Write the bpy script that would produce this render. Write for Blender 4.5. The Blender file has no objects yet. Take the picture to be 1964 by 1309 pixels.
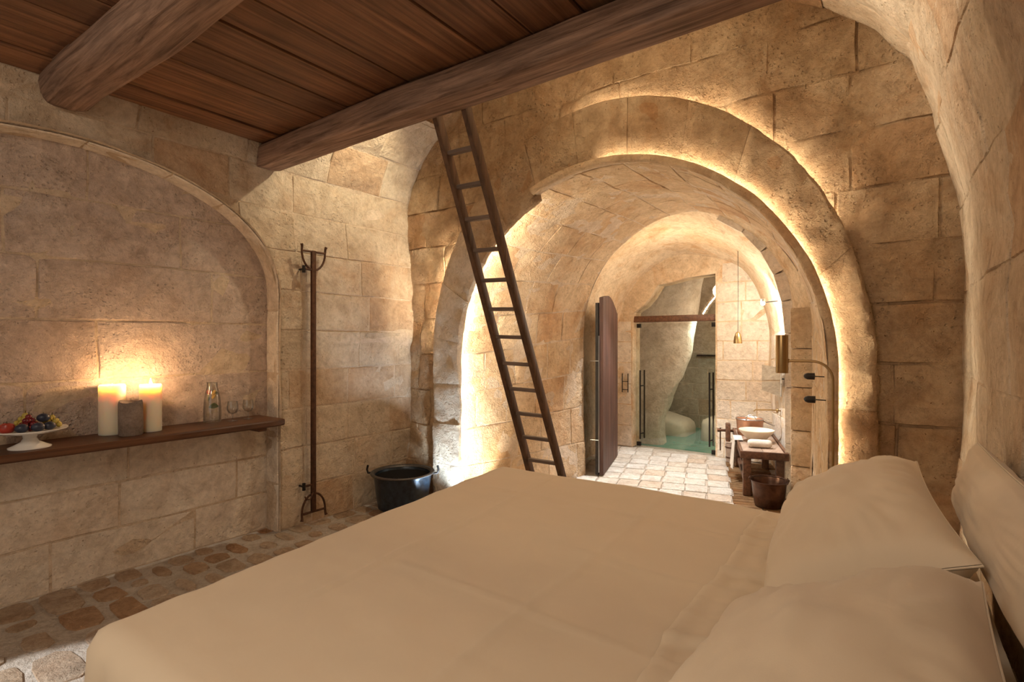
import bpy, bmesh, math, random
from mathutils import Vector, Matrix, noise
random.seed(7)
PI = math.pi
scene = bpy.context.scene
COL = scene.collection

# ---------------------------------------------------------------- camera, world, lights
EYE = 1.56
cam_d = bpy.data.cameras.new('camera'); cam = bpy.data.objects.new('camera', cam_d); COL.objects.link(cam)
cam_d.sensor_width = 36.0; cam_d.lens = 1020.0 / 1964.0 * 36.0
cam_d.clip_start = 0.02; cam_d.clip_end = 100
cam.location = (0, 0, EYE); cam.rotation_euler = (PI / 2, 0, math.radians(35.63))
scene.camera = cam
world = bpy.data.worlds.new('world'); scene.world = world; world.use_nodes = True
world.node_tree.nodes['Background'].inputs[0].default_value = (1.0, 0.82, 0.64, 1)
world.node_tree.nodes['Background'].inputs[1].default_value = 0.44
scene.view_settings.view_transform = 'Standard'
scene.view_settings.look = 'None'
scene.view_settings.gamma = 1.0
scene.view_settings.exposure = 0.33
scene.view_settings.use_curve_mapping = False

def light(kind, name, loc, energy, color, target=None, **kw):
    d = bpy.data.lights.new(name, kind); o = bpy.data.objects.new(name, d); COL.objects.link(o)
    o.location = loc; d.energy = energy; d.color = color
    for k, v in kw.items(): setattr(d, k, v)
    if target is not None:
        o.rotation_euler = (Vector(target) - Vector(loc)).to_track_quat('-Z', 'Y').to_euler()
    return o
WARM = (1.0, 0.76, 0.48); NEUT = (1.0, 0.88, 0.70); COOL = (0.86, 0.93, 1.0); AMB = (1.0, 0.66, 0.36)
# added fill behind the camera, lamps up on the loft (out of the picture)
light('AREA', 'room_fill', (-1.0, -0.75, 2.85), 31, (1.0, 0.82, 0.64), (-2.0, 1.5, 0.7), size=1.0)
light('SPOT', 'loft_spot_left', (-3.25, 3.15, 3.66), 62, (1.0, 0.88, 0.62), (-4.10, 3.10, 2.75), spot_size=1.75, spot_blend=0.85, shadow_soft_size=0.03)
light('SPOT', 'loft_spot_right', (-0.85, 2.75, 3.55), 48, NEUT, (0.15, 3.05, 3.35), spot_size=1.5, spot_blend=0.6, shadow_soft_size=0.03)
light('POINT', 'loft_lamp', (-1.6, 2.72, 3.72), 26, (1.0, 0.79, 0.50), shadow_soft_size=0.08)
light('SPOT', 'corner_uplight', (-3.16, 3.50, 0.05), 70, (0.60, 0.79, 1.0), (-3.68, 3.87, 1.20), spot_size=1.6, spot_blend=0.8, shadow_soft_size=0.03)
light('SPOT', 'jamb_fill', (-3.02, 3.98, 0.05), 38, (1.0, 0.88, 0.66), (-3.42, 4.0, 0.9), spot_size=1.5, spot_blend=0.8, shadow_soft_size=0.03)  # extra light added to widen the bright zone on the left jamb
light('SPOT', 'floor_daylight', (-3.7, -1.3, 1.6), 420, COOL, (-3.10, 0.42, 0.0), spot_size=0.42, spot_blend=0.3, shadow_soft_size=0.03)
light('SPOT', 'washroom_downlight', (-2.15, 5.75, 2.80), 300, (0.90, 0.95, 1.0), (-1.95, 5.95, 0), spot_size=1.35, spot_blend=0.5, shadow_soft_size=0.04)
light('POINT', 'washroom_fill', (-2.2, 6.3, 2.35), 16, (1.0, 0.82, 0.58), shadow_soft_size=0.12)

# ---------------------------------------------------------------- helpers
def origin_of(o):
    v = Vector((0, 0, 0))
    while o is not None:
        v += o.location; o = o.parent
    return v
def obj(name, verts, faces, mat, parent=None, smooth=True, sharp=None):
    off = origin_of(parent)
    me = bpy.data.meshes.new(name)
    me.from_pydata([tuple(Vector(v) - off) for v in verts], [], faces)
    me.validate()
    if mat is not None: me.materials.append(mat)
    if smooth: me.polygons.foreach_set('use_smooth', [True] * len(me.polygons))
    me.update()
    if smooth and sharp is not None: me.set_sharp_from_angle(angle=math.radians(sharp))
    o = bpy.data.objects.new(name, me); COL.objects.link(o)
    if parent is not None: o.parent = parent
    return o
def thing(name, label, cat, loc=(0, 0, 0), group=None):
    o = bpy.data.objects.new(name, None); COL.objects.link(o); o.location = loc
    o.empty_display_size = 0.1
    tag(o, label, cat, group); return o
def tag(o, label, cat, group=None):
    o['label'] = label; o['category'] = cat
    if group: o['group'] = group
    return o
def struct(o): o['kind'] = 'structure'; return o
def fix_normals(o):
    bm = bmesh.new(); bm.from_mesh(o.data); bmesh.ops.recalc_face_normals(bm, faces=bm.faces[:]); bm.to_mesh(o.data); bm.free(); return o
def nz(p, s=1.0, octv=3):
    return noise.fractal(Vector(p) * s, 1.0, 2.0, octv)

class MB:
    def __init__(self): self.v = []; self.f = []
    def add(self, v, f):
        n = len(self.v); self.v += [Vector(p) for p in v]; self.f += [[i + n for i in q] for q in f]; return self
    def grid(self, rows, closed=False, caps=False):
        n = len(rows[0]); v = [p for r in rows for p in r]; f = []
        for i in range(len(rows) - 1):
            for j in range(n if closed else n - 1):
                k = (j + 1) % n
                f.append([i * n + j, i * n + k, (i + 1) * n + k, (i + 1) * n + j])
        if caps:
            f.append(list(range(n))[::-1]); f.append([(len(rows) - 1) * n + j for j in range(n)])
        return self.add(v, f)
    def lathe(self, prof, c, n=24, caps=True):
        rows = [[(c[0] + r * math.cos(2 * PI * j / n), c[1] + r * math.sin(2 * PI * j / n), c[2] + z) for j in range(n)] for r, z in prof]
        return self.grid(rows, True, caps)
    def tube(self, pts, r, n=8, caps=True, flat=1.0):
        pts = [Vector(p) for p in pts]; rows = []; up = None
        for i, p in enumerate(pts):
            t = (pts[min(i + 1, len(pts) - 1)] - pts[max(i - 1, 0)]).normalized()
            if up is None:
                up = Vector((0, 0, 1)) if abs(t.z) < 0.9 else Vector((1, 0, 0))
            a = t.cross(up).normalized(); b = a.cross(t).normalized(); up = b
            rr = r[i] if isinstance(r, (list, tuple)) else r
            rows.append([p + a * rr * math.cos(2 * PI * j / n) + b * rr * flat * math.sin(2 * PI * j / n) for j in range(n)])
        return self.grid(rows, True, caps)
    def box(self, lo, hi, ch=0.0, rot=None, pivot=None):
        x0, y0, z0 = lo; x1, y1, z1 = hi
        bm = bmesh.new()
        vs = [bm.verts.new(p) for p in ((x0,y0,z0),(x1,y0,z0),(x1,y1,z0),(x0,y1,z0),(x0,y0,z1),(x1,y0,z1),(x1,y1,z1),(x0,y1,z1))]
        for q in ((3,2,1,0),(4,5,6,7),(0,1,5,4),(1,2,6,5),(2,3,7,6),(3,0,4,7)): bm.faces.new([vs[i] for i in q])
        if ch: bmesh.ops.bevel(bm, geom=bm.edges[:], offset=ch, segments=2, affect='EDGES', profile=0.5)
        bm.verts.index_update()
        v = [p.co.copy() for p in bm.verts]; f = [[q.index for q in fc.verts] for fc in bm.faces]; bm.free()
        if rot is not None:
            pv = Vector(pivot if pivot is not None else (0, 0, 0)); v = [rot @ (p - pv) + pv for p in v]
        return self.add(v, f)
    def map(self, fn): self.v = [Vector(fn(p)) for p in self.v]; return self
    def build(self, name, mat, parent=None, smooth=True, sharp=40):
        return obj(name, self.v, self.f, mat, parent, smooth, sharp)

def sphere_mesh(mb, c, r, n=10, m=8, sc=(1, 1, 1)):
    rows = []
    for i in range(m + 1):
        t = PI * i / m
        rr = max(math.sin(t), 0.02)
        rows.append([(c[0] + r * sc[0] * rr * math.cos(2*PI*j/n), c[1] + r * sc[1] * rr * math.sin(2*PI*j/n), c[2] - r * sc[2] * math.cos(t)) for j in range(n)])
    return mb.grid(rows, True, True)

# ---------------------------------------------------------------- materials
def new_mat(name):
    m = bpy.data.materials.new(name); m.use_nodes = True
    return m, m.node_tree, m.node_tree.nodes['Principled BSDF']
def ramp(nt, fac, stops):
    r = nt.nodes.new('ShaderNodeValToRGB')
    while len(r.color_ramp.elements) < len(stops): r.color_ramp.elements.new(0.5)
    for e, (p, c) in zip(r.color_ramp.elements, stops): e.position = p; e.color = (*c, 1)
    nt.links.new(fac, r.inputs[0]); return r.outputs[0]
def noise_n(nt, vec, scale, detail=6, rough=0.6, dist=0.0):
    n = nt.nodes.new('ShaderNodeTexNoise'); n.inputs['Scale'].default_value = scale; n.inputs['Detail'].default_value = detail
    n.inputs['Roughness'].default_value = rough; n.inputs['Distortion'].default_value = dist
    nt.links.new(vec, n.inputs['Vector']); return n.outputs['Fac']
def mix(nt, fac, a, b, mode='MIX'):
    n = nt.nodes.new('ShaderNodeMix'); n.data_type = 'RGBA'; n.blend_type = mode
    for s, x in ((n.inputs[0], fac), (n.inputs[6], a), (n.inputs[7], b)):
        if isinstance(x, (int, float)): s.default_value = x
        elif isinstance(x, tuple): s.default_value = (*x, 1)
        else: nt.links.new(x, s)
    return n.outputs[2]
def math_n(nt, op, a, b):
    n = nt.nodes.new('ShaderNodeMath'); n.operation = op
    for s, x in zip(n.inputs, (a, b)):
        if isinstance(x, (int, float)): s.default_value = x
        else: nt.links.new(x, s)
    return n.outputs[0]
def bump(nt, h, strength, dist, bsdf, prev=None):
    b = nt.nodes.new('ShaderNodeBump'); b.inputs['Strength'].default_value = strength; b.inputs['Distance'].default_value = dist
    nt.links.new(h, b.inputs['Height'])
    if prev is not None: nt.links.new(prev, b.inputs['Normal'])
    nt.links.new(b.outputs[0], bsdf.inputs['Normal']); return b.outputs[0]
def stone(name, c1, c2, c3, pit=0.6, scale=1.0, vary=0.12, orange=0.5):
    """porous limestone: c1 pale, c2 mid, c3 ochre patches"""
    m, nt, b = new_mat(name)
    pos = nt.nodes.new('ShaderNodeNewGeometry').outputs['Position']
    big = noise_n(nt, pos, 1.3 * scale, 5, 0.6, 0.4)
    col = ramp(nt, big, [(0.32, c2), (0.62, c1)])
    och = noise_n(nt, pos, 2.3 * scale, 4, 0.65, 0.8)
    of = ramp(nt, och, [(0.50, (0, 0, 0)), (0.74, (orange,) * 3)])
    col = mix(nt, of, col, c3)
    fine = noise_n(nt, pos, 26 * scale, 6, 0.7)
    fv = ramp(nt, fine, [(0.30, (0.72,) * 3), (0.60, (1.06,) * 3)])
    col = mix(nt, 0.65, col, fv, 'MULTIPLY')
    mid = noise_n(nt, pos, 6.5 * scale, 7, 0.72, 0.6)
    mv = ramp(nt, mid, [(0.33, (0.70, 0.64, 0.58)), (0.50, (0.97, 0.95, 0.93)), (0.66, (1.12, 1.13, 1.14))])
    col = mix(nt, 0.75, col, mv, 'MULTIPLY')
    rnd = nt.nodes.new('ShaderNodeObjectInfo').outputs['Random']
    rv = ramp(nt, rnd, [(0.0, (1 - vary * 1.0, 1 - vary * 2.1, 1 - vary * 3.0)), (0.25, (1 - vary * .5, 1 - vary * .7, 1 - vary)), (1.0, (1.0, 1.0, 1.0))])
    col = mix(nt, 1.0, col, rv, 'MULTIPLY')
    # dark pinholes
    vor = nt.nodes.new('ShaderNodeTexVoronoi'); vor.inputs['Scale'].default_value = 34 * scale; nt.links.new(pos, vor.inputs['Vector'])
    pitm = ramp(nt, vor.outputs['Distance'], [(0.10, (0, 0, 0)), (0.34, (1, 1, 1))])
    pm = ramp(nt, noise_n(nt, pos, 3.1 * scale, 3, 0.6, 0.5), [(0.46, (1, 1, 1)), (0.62, (0, 0, 0))])
    pits = math_n(nt, 'MAXIMUM', pitm, pm)
    sp = noise_n(nt, pos, 60 * scale, 2, 0.5)
    sf = ramp(nt, sp, [(0.24, (1, 1, 1)), (0.30, (0, 0, 0))])
    col = mix(nt, sf, col, (c3[0] * 0.45, c3[1] * 0.45, c3[2] * 0.45))
    nt.links.new(col, b.inputs['Base Color'])
    b.inputs['Roughness'].default_value = 0.92; b.inputs['Specular IOR Level'].default_value = 0.2
    coarse = noise_n(nt, pos, 9 * scale, 7, 0.68, 0.3)
    n1 = bump(nt, coarse, pit, 0.06, b)
    n2 = bump(nt, fine, pit * 0.8, 0.020, b, n1)
    n3 = bump(nt, pits, min(1.0, pit * 0.9), 0.012, b, n2)
    return m
def wood(name, dark, light_, axis=1, scale=1.0, rough=0.6, streak=18.0, bumps=0.35, local=False):
    m, nt, b = new_mat(name)
    if local:
        pos = nt.nodes.new('ShaderNodeTexCoord').outputs['Object']
    else:
        pos = nt.nodes.new('ShaderNodeNewGeometry').outputs['Position']
    mp = nt.nodes.new('ShaderNodeMapping')
    s = [streak * scale] * 3; s[axis] = 1.1 * scale
    mp.inputs['Scale'].default_value = s
    rnd = nt.nodes.new('ShaderNodeObjectInfo').outputs['Random']
    add = nt.nodes.new('ShaderNodeVectorMath'); add.operation = 'ADD'
    cmb = nt.nodes.new('ShaderNodeCombineXYZ')
    off = math_n(nt, 'MULTIPLY', rnd, 17.0)
    for i in range(3): nt.links.new(off, cmb.inputs[i])
    nt.links.new(pos, add.inputs[0]); nt.links.new(cmb.outputs[0], add.inputs[1])
    nt.links.new(add.outputs[0], mp.inputs['Vector'])
    g = noise_n(nt, mp.outputs[0], 1.0, 7, 0.65, 0.6)
    col = ramp(nt, g, [(0.30, dark), (0.70, light_)])
    pn = noise_n(nt, add.outputs[0], 2.2, 4, 0.6)
    pv = ramp(nt, pn, [(0.3, (0.62, 0.60, 0.62)), (0.7, (1.08, 1.0, 0.95))])
    col = mix(nt, 0.8, col, pv, 'MULTIPLY')
    rv = ramp(nt, rnd, [(0.0, (0.75, 0.72, 0.72)), (1.0, (1.1, 1.05, 1.0))])
    col = mix(nt, 1.0, col, rv, 'MULTIPLY')
    nt.links.new(col, b.inputs['Base Color'])
    b.inputs['Roughness'].default_value = rough; b.inputs['Specular IOR Level'].default_value = 0.35
    bump(nt, g, bumps, 0.01, b)
    return m
def plain(name, col, rough=0.6, metal=0.0, var=0.12, nscale=9.0, bumps=0.0, spec=0.4):
    m, nt, b = new_mat(name)
    pos = nt.nodes.new('ShaderNodeNewGeometry').outputs['Position']
    n = noise_n(nt, pos, nscale, 5, 0.6)
    c = ramp(nt, n, [(0.3, tuple(x * (1 - var) for x in col)), (0.7, tuple(min(1, x * (1 + var)) for x in col))])
    nt.links.new(c, b.inputs['Base Color']); b.inputs['Roughness'].default_value = rough; b.inputs['Metallic'].default_value = metal
    b.inputs['Specular IOR Level'].default_value = spec
    if bumps: bump(nt, n, bumps, 0.01, b)
    return m
def emit(name, col, strength):
    m = bpy.data.materials.new(name); m.use_nodes = True; nt = m.node_tree; nt.nodes.clear()
    e = nt.nodes.new('ShaderNodeEmission'); e.inputs[0].default_value = (*col, 1); e.inputs[1].default_value = strength
    o = nt.nodes.new('ShaderNodeOutputMaterial'); nt.links.new(e.outputs[0], o.inputs[0]); return m
def thin_glass(name, tint, refl=0.10, rough=0.02):
    m = bpy.data.materials.new(name); m.use_nodes = True; nt = m.node_tree; nt.nodes.clear()
    t = nt.nodes.new('ShaderNodeBsdfTransparent'); t.inputs[0].default_value = (*tint, 1)
    g = nt.nodes.new('ShaderNodeBsdfGlossy'); g.inputs['Roughness'].default_value = rough
    lw = nt.nodes.new('ShaderNodeLayerWeight'); lw.inputs[0].default_value = 0.25
    f = math_n(nt, 'MULTIPLY_ADD', lw.outputs['Fresnel'], 0.45)
    f.node.inputs[2].default_value = refl * 0.3
    mx = nt.nodes.new('ShaderNodeMixShader'); nt.links.new(f, mx.inputs[0])
    nt.links.new(t.outputs[0], mx.inputs[1]); nt.links.new(g.outputs[0], mx.inputs[2])
    o = nt.nodes.new('ShaderNodeOutputMaterial'); nt.links.new(mx.outputs[0], o.inputs[0]); return m

M = {}
M['stone_room'] = stone('limestone', (0.66, 0.55, 0.42), (0.55, 0.43, 0.31), (0.50, 0.30, 0.16), 0.65)
M['stone_rough'] = stone('rough limestone', (0.60, 0.44, 0.28), (0.47, 0.31, 0.18), (0.42, 0.22, 0.09), 1.0)
M['stone_niche'] = stone('pitted limestone', (0.74, 0.60, 0.51), (0.66, 0.52, 0.43), (0.58, 0.41, 0.30), 1.0, 1.15, 0.04, 0.3)
M['stone_pale'] = stone('pale limestone', (0.76, 0.67, 0.56), (0.66, 0.56, 0.45), (0.55, 0.38, 0.24), 0.5, 1.0, 0.05, 0.35)
M['stone_gold'] = stone('golden limestone', (0.72, 0.58, 0.42), (0.64, 0.47, 0.30), (0.52, 0.28, 0.12), 0.5, 1.2, 0.05, 0.8)
M['stone_tunnel'] = stone('ochre limestone', (0.68, 0.52, 0.35), (0.58, 0.41, 0.25), (0.55, 0.30, 0.13), 0.7, 1.0, 0.10, 0.6)
M['stone_pool'] = stone('damp limestone', (0.56, 0.47, 0.36), (0.46, 0.38, 0.28), (0.40, 0.29, 0.18), 0.5, 1.0, 0.15, 0.3)
M['mortar'] = stone('mortar', (0.66, 0.53, 0.40), (0.56, 0.43, 0.30), (0.50, 0.32, 0.18), 0.6, 1.2, 0.0, 0.2)
M['cobble'] = stone('paving stone', (0.60, 0.47, 0.35), (0.52, 0.36, 0.24), (0.24, 0.16, 0.10), 0.7, 2.2, 0.2, 0.55)
M['tile'] = stone('pale paving tile', (0.72, 0.68, 0.62), (0.58, 0.52, 0.45), (0.42, 0.32, 0.24), 0.5, 2.5, 0.12, 0.5)
M['brown_paver'] = stone('brown paver', (0.30, 0.18, 0.09), (0.20, 0.11, 0.05), (0.15, 0.08, 0.04), 0.4, 2.5, 0.25, 0.5)
M['floor_mortar'] = stone('floor mortar', (0.56, 0.48, 0.40), (0.46, 0.38, 0.30), (0.36, 0.26, 0.17), 0.5, 2.0, 0.0, 0.2)
M['plank'] = wood('ceiling plank', (0.085, 0.036, 0.016), (0.36, 0.19, 0.10), 1, 1.0, 0.55, 34)
M['beam'] = wood('beam wood', (0.10, 0.055, 0.034), (0.50, 0.35, 0.26), 0, 1.6, 0.8, 22, 1.0)
M['ladder'] = wood('ladder wood', (0.045, 0.024, 0.013), (0.14, 0.08, 0.045), 2, 1.5, 0.55)
M['rung'] = wood('rung wood', (0.11, 0.085, 0.07), (0.22, 0.17, 0.135), 0, 1.5, 0.6)
M['shelf'] = wood('shelf wood', (0.055, 0.022, 0.010), (0.16, 0.075, 0.035), 1, 1.2, 0.45)
M['door'] = wood('door wood', (0.060, 0.026, 0.018), (0.125, 0.060, 0.044), 2, 1.0, 0.55, 16)
M['table'] = wood('workbench wood', (0.060, 0.027, 0.015), (0.20, 0.10, 0.055), 1, 1.6, 0.45)
M['table_top'] = wood('worn bench top', (0.30, 0.22, 0.16), (0.48, 0.38, 0.30), 1, 1.2, 0.45)
M['linen'] = None
def linen(name, col):
    m, nt, b = new_mat(name)
    pos = nt.nodes.new('ShaderNodeNewGeometry').outputs['Position']
    n = noise_n(nt, pos, 3.5, 4, 0.55, 0.5)
    c = ramp(nt, n, [(0.3, tuple(x * 0.96 for x in col)), (0.7, col)])
    nt.links.new(c, b.inputs['Base Color']); b.inputs['Roughness'].default_value = 0.85; b.inputs['Specular IOR Level'].default_value = 0.15
    b.inputs['Sheen Weight'].default_value = 0.15
    w = noise_n(nt, pos, 420, 2, 0.5)
    n1 = bump(nt, n, 0.18, 0.03, b); bump(nt, w, 0.10, 0.002, b, n1)
    return m
M['linen'] = linen('white linen', (0.70, 0.585, 0.435))
M['iron'] = plain('rusty iron', (0.085, 0.038, 0.020), 0.6, 0.6, 0.4, 30, 0.2)
M['black_iron'] = plain('black iron', (0.022, 0.017, 0.014), 0.5, 0.5, 0.3, 30)
M['enamel'] = plain('blue black enamel', (0.018, 0.028, 0.040), 0.28, 0.3, 0.5, 26, 0.25, 0.6)
M['rim_iron'] = plain('grey iron rim', (0.10, 0.09, 0.085), 0.45, 0.6, 0.2, 30)
M['dark_inside'] = plain('near black inside', (0.012, 0.009, 0.007), 0.8)  # near-black colour for the cauldron's inner surface
M['brass'] = plain('aged brass', (0.34, 0.22, 0.095), 0.32, 0.85, 0.10, 14)
M['copper'] = plain('dark copper', (0.10, 0.052, 0.034), 0.32, 0.75, 0.45, 14, 0.15)
M['copper_bright'] = plain('hammered copper', (0.52, 0.27, 0.16), 0.4, 0.6, 0.15, 20)
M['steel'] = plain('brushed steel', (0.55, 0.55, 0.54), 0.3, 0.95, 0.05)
M['porcelain'] = plain('white porcelain', (0.80, 0.78, 0.74), 0.18, 0.0, 0.02, 5)
M['clay'] = plain('stone basin', (0.66, 0.55, 0.42), 0.6, 0, 0.08, 14, 0.1)
M['towel'] = plain('cotton towel', (0.66, 0.58, 0.49), 0.95, 0, 0.08, 60, 0.4, 0.1)
M['grey_candle'] = stone('grey stone candle', (0.34, 0.26, 0.21), (0.24, 0.185, 0.15), (0.16, 0.12, 0.09), 0.5, 3.0, 0.0, 0.4)
M['mirror'] = plain('mirror glass', (0.55, 0.55, 0.53), 0.05, 1.0, 0.0)
M['flame'] = emit('candle flame', (1.0, 0.72, 0.34), 42)
M['led'] = emit('warm led', (1.0, 0.90, 0.69), 42)
M['led_side'] = emit('warm side led', (1.0, 0.91, 0.70), 170)
M['bulb'] = emit('lamp bulb', (1.0, 0.90, 0.74), 420)
M['glass'] = thin_glass('clear glass', (0.93, 0.93, 0.92), 0.35)
M['door_glass'] = thin_glass('door glass', (0.95, 0.95, 0.93), 0.15)
M['edge_glass'] = plain('glass edge', (0.10, 0.30, 0.25), 0.2)
M['leaf'] = plain('herb leaf', (0.07, 0.15, 0.03), 0.5)
M['lemon'] = plain('citrus slice', (0.60, 0.40, 0.10), 0.5)
M['berry'] = plain('red berry', (0.45, 0.035, 0.02), 0.35)
M['grape_y'] = plain('yellow grape', (0.42, 0.33, 0.07), 0.28, 0, 0.15, 40)
M['grape_r'] = plain('red grape', (0.14, 0.012, 0.015), 0.25, 0, 0.3, 40)
M['plum'] = plain('blue plum', (0.030, 0.036, 0.060), 0.38, 0, 0.4, 30)
M['apple'] = plain('red apple', (0.42, 0.05, 0.03), 0.32, 0, 0.35, 18)
M['stem'] = plain('fruit stem', (0.12, 0.09, 0.03), 0.7)
def wax_mat():
    m, nt, b = new_mat('ivory wax')
    b.inputs['Base Color'].default_value = (0.82, 0.72, 0.56, 1); b.inputs['Roughness'].default_value = 0.5
    b.inputs['Subsurface Weight'].default_value = 1.0; b.inputs['Subsurface Radius'].default_value = (0.09, 0.055, 0.030); b.inputs['Subsurface Scale'].default_value = 1.0
    return m
M['wax'] = wax_mat()
def water_mat():
    m, nt, b = new_mat('pool water')
    b.inputs['Base Color'].default_value = (0.08, 0.30, 0.22, 1); b.inputs['Roughness'].default_value = 0.06
    pos = nt.nodes.new('ShaderNodeNewGeometry').outputs['Position']
    bump(nt, noise_n(nt, pos, 5, 2, 0.5), 0.05, 0.02, b); return m
M['water'] = water_mat()

# ---------------------------------------------------------------- stonework helpers
def block(parent, fn, a0, a1, b0, b1, mat, na=5, nb=4, proud=0.010, amp=0.012, gap=0.003, warp=None, freq=5.0, name='stone_block'):
    """one masonry block on the surface fn(a, b, offset): borders dip below the mortar, the face stands proud"""
    a0 += gap; a1 -= gap; b0 += gap; b1 -= gap
    if a1 - a0 < 0.04 or b1 - b0 < 0.04: return None
    ch = 0.007
    A = [a0, a0 + ch] + [a0 + (a1 - a0) * i / (na - 2) for i in range(1, na - 2)] + [a1 - ch, a1]
    B = [b0, b0 + ch] + [b0 + (b1 - b0) * i / (nb - 2) for i in range(1, nb - 2)] + [b1 - ch, b1]
    pts = []; moved = 0
    seed = random.uniform(-0.5, 1.0)
    for i, a in enumerate(A):
        row = []
        for j, b in enumerate(B):
            wa, wb = a, b
            if warp:
                (wa, wb), mv = warp(a, b); moved += mv
            edge = i in (0, len(A) - 1) or j in (0, len(B) - 1)
            jx = 0.010 * noise.noise(Vector((wa * 4, wb * 4, 3.1))); jy = 0.010 * noise.noise(Vector((wa * 4, wb * 4, 9.7)))
            p0 = Vector(fn(wa + jx, wb + jy, 0.0))
            o = -0.005 if edge else proud * 0.4 + seed * 0.003 + amp * 0.6 * nz(p0, freq, 3)
            row.append(Vector(fn(wa + jx, wb + jy, o)))
        pts.append(row)
    if warp and moved > 0.72 * len(A) * len(B): return None
    mb = MB(); mb.grid(pts)
    o = mb.build(name, mat, parent, True, 30)
    return o
def courses(parent, fn, a0, a1, b0, b1, row_h, blk_w, mat, warp=None, drop=None, jit=0.25, **kw):
    """rows along b, blocks along a"""
    n = max(1, round((b1 - b0) / row_h)); hgt = (b1 - b0) / n; c = 0
    for r in range(n):
        a = a0 - random.uniform(0, blk_w * 0.8); bb0 = b0 + r * hgt; bb1 = bb0 + hgt
        while a < a1 - 0.02:
            w = blk_w * random.uniform(1 - jit, 1 + jit)
            s, e = max(a, a0), min(a + w, a1)
            if a1 - e < blk_w * 0.3: e = a1; w = a1 - a
            if e - s > 0.07 and not (drop and drop((s + e) / 2, (bb0 + bb1) / 2)):
                if block(parent, fn, s, e, bb0, bb1, mat, warp=warp, **kw): c += 1
            a += w
    return c
def base_grid(name, fn, a0, a1, b0, b1, da, db, mat, warp=None, off=0.0):
    na = max(2, int(round((a1 - a0) / da))); nb = max(2, int(round((b1 - b0) / db)))
    v = []; inside = []
    for i in range(na + 1):
        for j in range(nb + 1):
            a = a0 + (a1 - a0) * i / na; b = b0 + (b1 - b0) * j / nb; mv = 0
            if warp: (a, b), mv = warp(a, b)
            v.append(fn(a, b, off)); inside.append(mv)
    f = []
    for i in range(na):
        for j in range(nb):
            q = [i * (nb + 1) + j, (i + 1) * (nb + 1) + j, (i + 1) * (nb + 1) + j + 1, i * (nb + 1) + j + 1]
            if not all(inside[k] for k in q): f.append(q)
    return obj(name, v, f, mat)

def lerp(a, b, t): return a + (b - a) * t
def interp(tab, x):
    if x <= tab[0][0]: return tab[0][1]
    for (x0, y0), (x1, y1) in zip(tab, tab[1:]):
        if x <= x1:
            t = (x - x0) / (x1 - x0); t = t * t * (3 - 2 * t) * 0.35 + t * 0.65
            return lerp(y0, y1, t)
    return tab[-1][1]

WX = -4.09       # left wall plane
NX = -4.24       # niche back plane
RX = 0.325        # right wall plane
EY = 3.87        # end wall plane
CEIL = 3.13
Y0 = -1.6        # the room runs on behind the camera

# ---------------------------------------------------------------- left wall with niche
NC, NA_, NB_, NS = 1.05, 1.36, 0.82, 1.98
LX = [(0, WX), (2.3, WX), (2.7, WX - 0.04), (2.95, WX - 0.05), (3.2, WX + 0.02), (3.4, WX + 0.18), (3.66, WX + 0.44)]
def left_fn(y, z, o):
    x = interp(LX, z)
    w = 0.020 * nz((x, y, z), 0.9, 2)
    fl = max(0, (y - 2.7)) * 0.03 if z > 1.5 else 0
    return (x + w + fl + o, y, z)
def niche_warp(y, z):
    dy = y - NC
    if z <= NS:
        if abs(dy) < NA_: return (NC + math.copysign(NA_, dy), z), 1
        return (y, z), 0
    r = math.hypot(dy / NA_, (z - NS) / NB_)
    if r < 1.0:
        r = max(r, 1e-3); return (NC + dy / r, NS + (z - NS) / r), 1
    return (y, z), 0
wall_left = struct(base_grid('wall_left', left_fn, Y0, EY + 0.05, 0, 3.66, 0.06, 0.06, M['mortar'], niche_warp))
def left_warp2(y, z):
    (a, b), m = niche_warp(y, z); return (a, b), m
courses(wall_left, left_fn, 2.41, EY + 0.02, 0.0, 1.98, 0.33, 0.55, M['stone_room'])
courses(wall_left, left_fn, -1.0, EY + 0.02, 1.98, 3.64, 0.33, 0.62, M['stone_room'], warp=left_warp2)
# niche: back wall with blocks, reveal
def niche_fn(y, z, o): return (NX + 0.012 * nz((3, y, z), 1.2, 2) + o, y, z)
wall_niche = struct(base_grid('wall_niche', niche_fn, -0.40, 2.50, 0, 2.9, 0.08, 0.08, M['mortar']))
courses(wall_niche, niche_fn, -0.36, 2.44, 0.0, 0.92, 0.307, 0.72, M['stone_pale'], proud=0.006, amp=0.006)
courses(wall_niche, niche_fn, -0.36, 2.44, 0.92, 2.86, 0.39, 0.85, M['stone_niche'], proud=0.009, amp=0.022, freq=7.0, na=8, nb=6)
prof = []
for i in range(9): prof.append((NC + NA_, NS * i / 8))
for i in range(1, 41):
    t = PI * i / 40; prof.append((NC + NA_ * math.cos(t), NS + NB_ * math.sin(t)))
for i in range(7, -1, -1): prof.append((NC - NA_, NS * i / 8))
mb = MB()
def rev_pt(y, z, k):
    x = lerp(WX + 0.03, NX - 0.03, k / 5)
    n = 0.012 * nz((x, y, z), 4, 2)
    r = Vector((y - NC, max(0, z - NS) * 1.4 if z > NS else 0)).normalized()
    rd = (0.018 if k == 0 else 0.0)
    return (x, y + r.x * (n + rd), z + r.y * (n + rd))
mb.grid([[rev_pt(y, z, k) for k in range(6)] for y, z in prof])
rv = struct(mb.build('trim_niche', M['mortar']))
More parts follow.
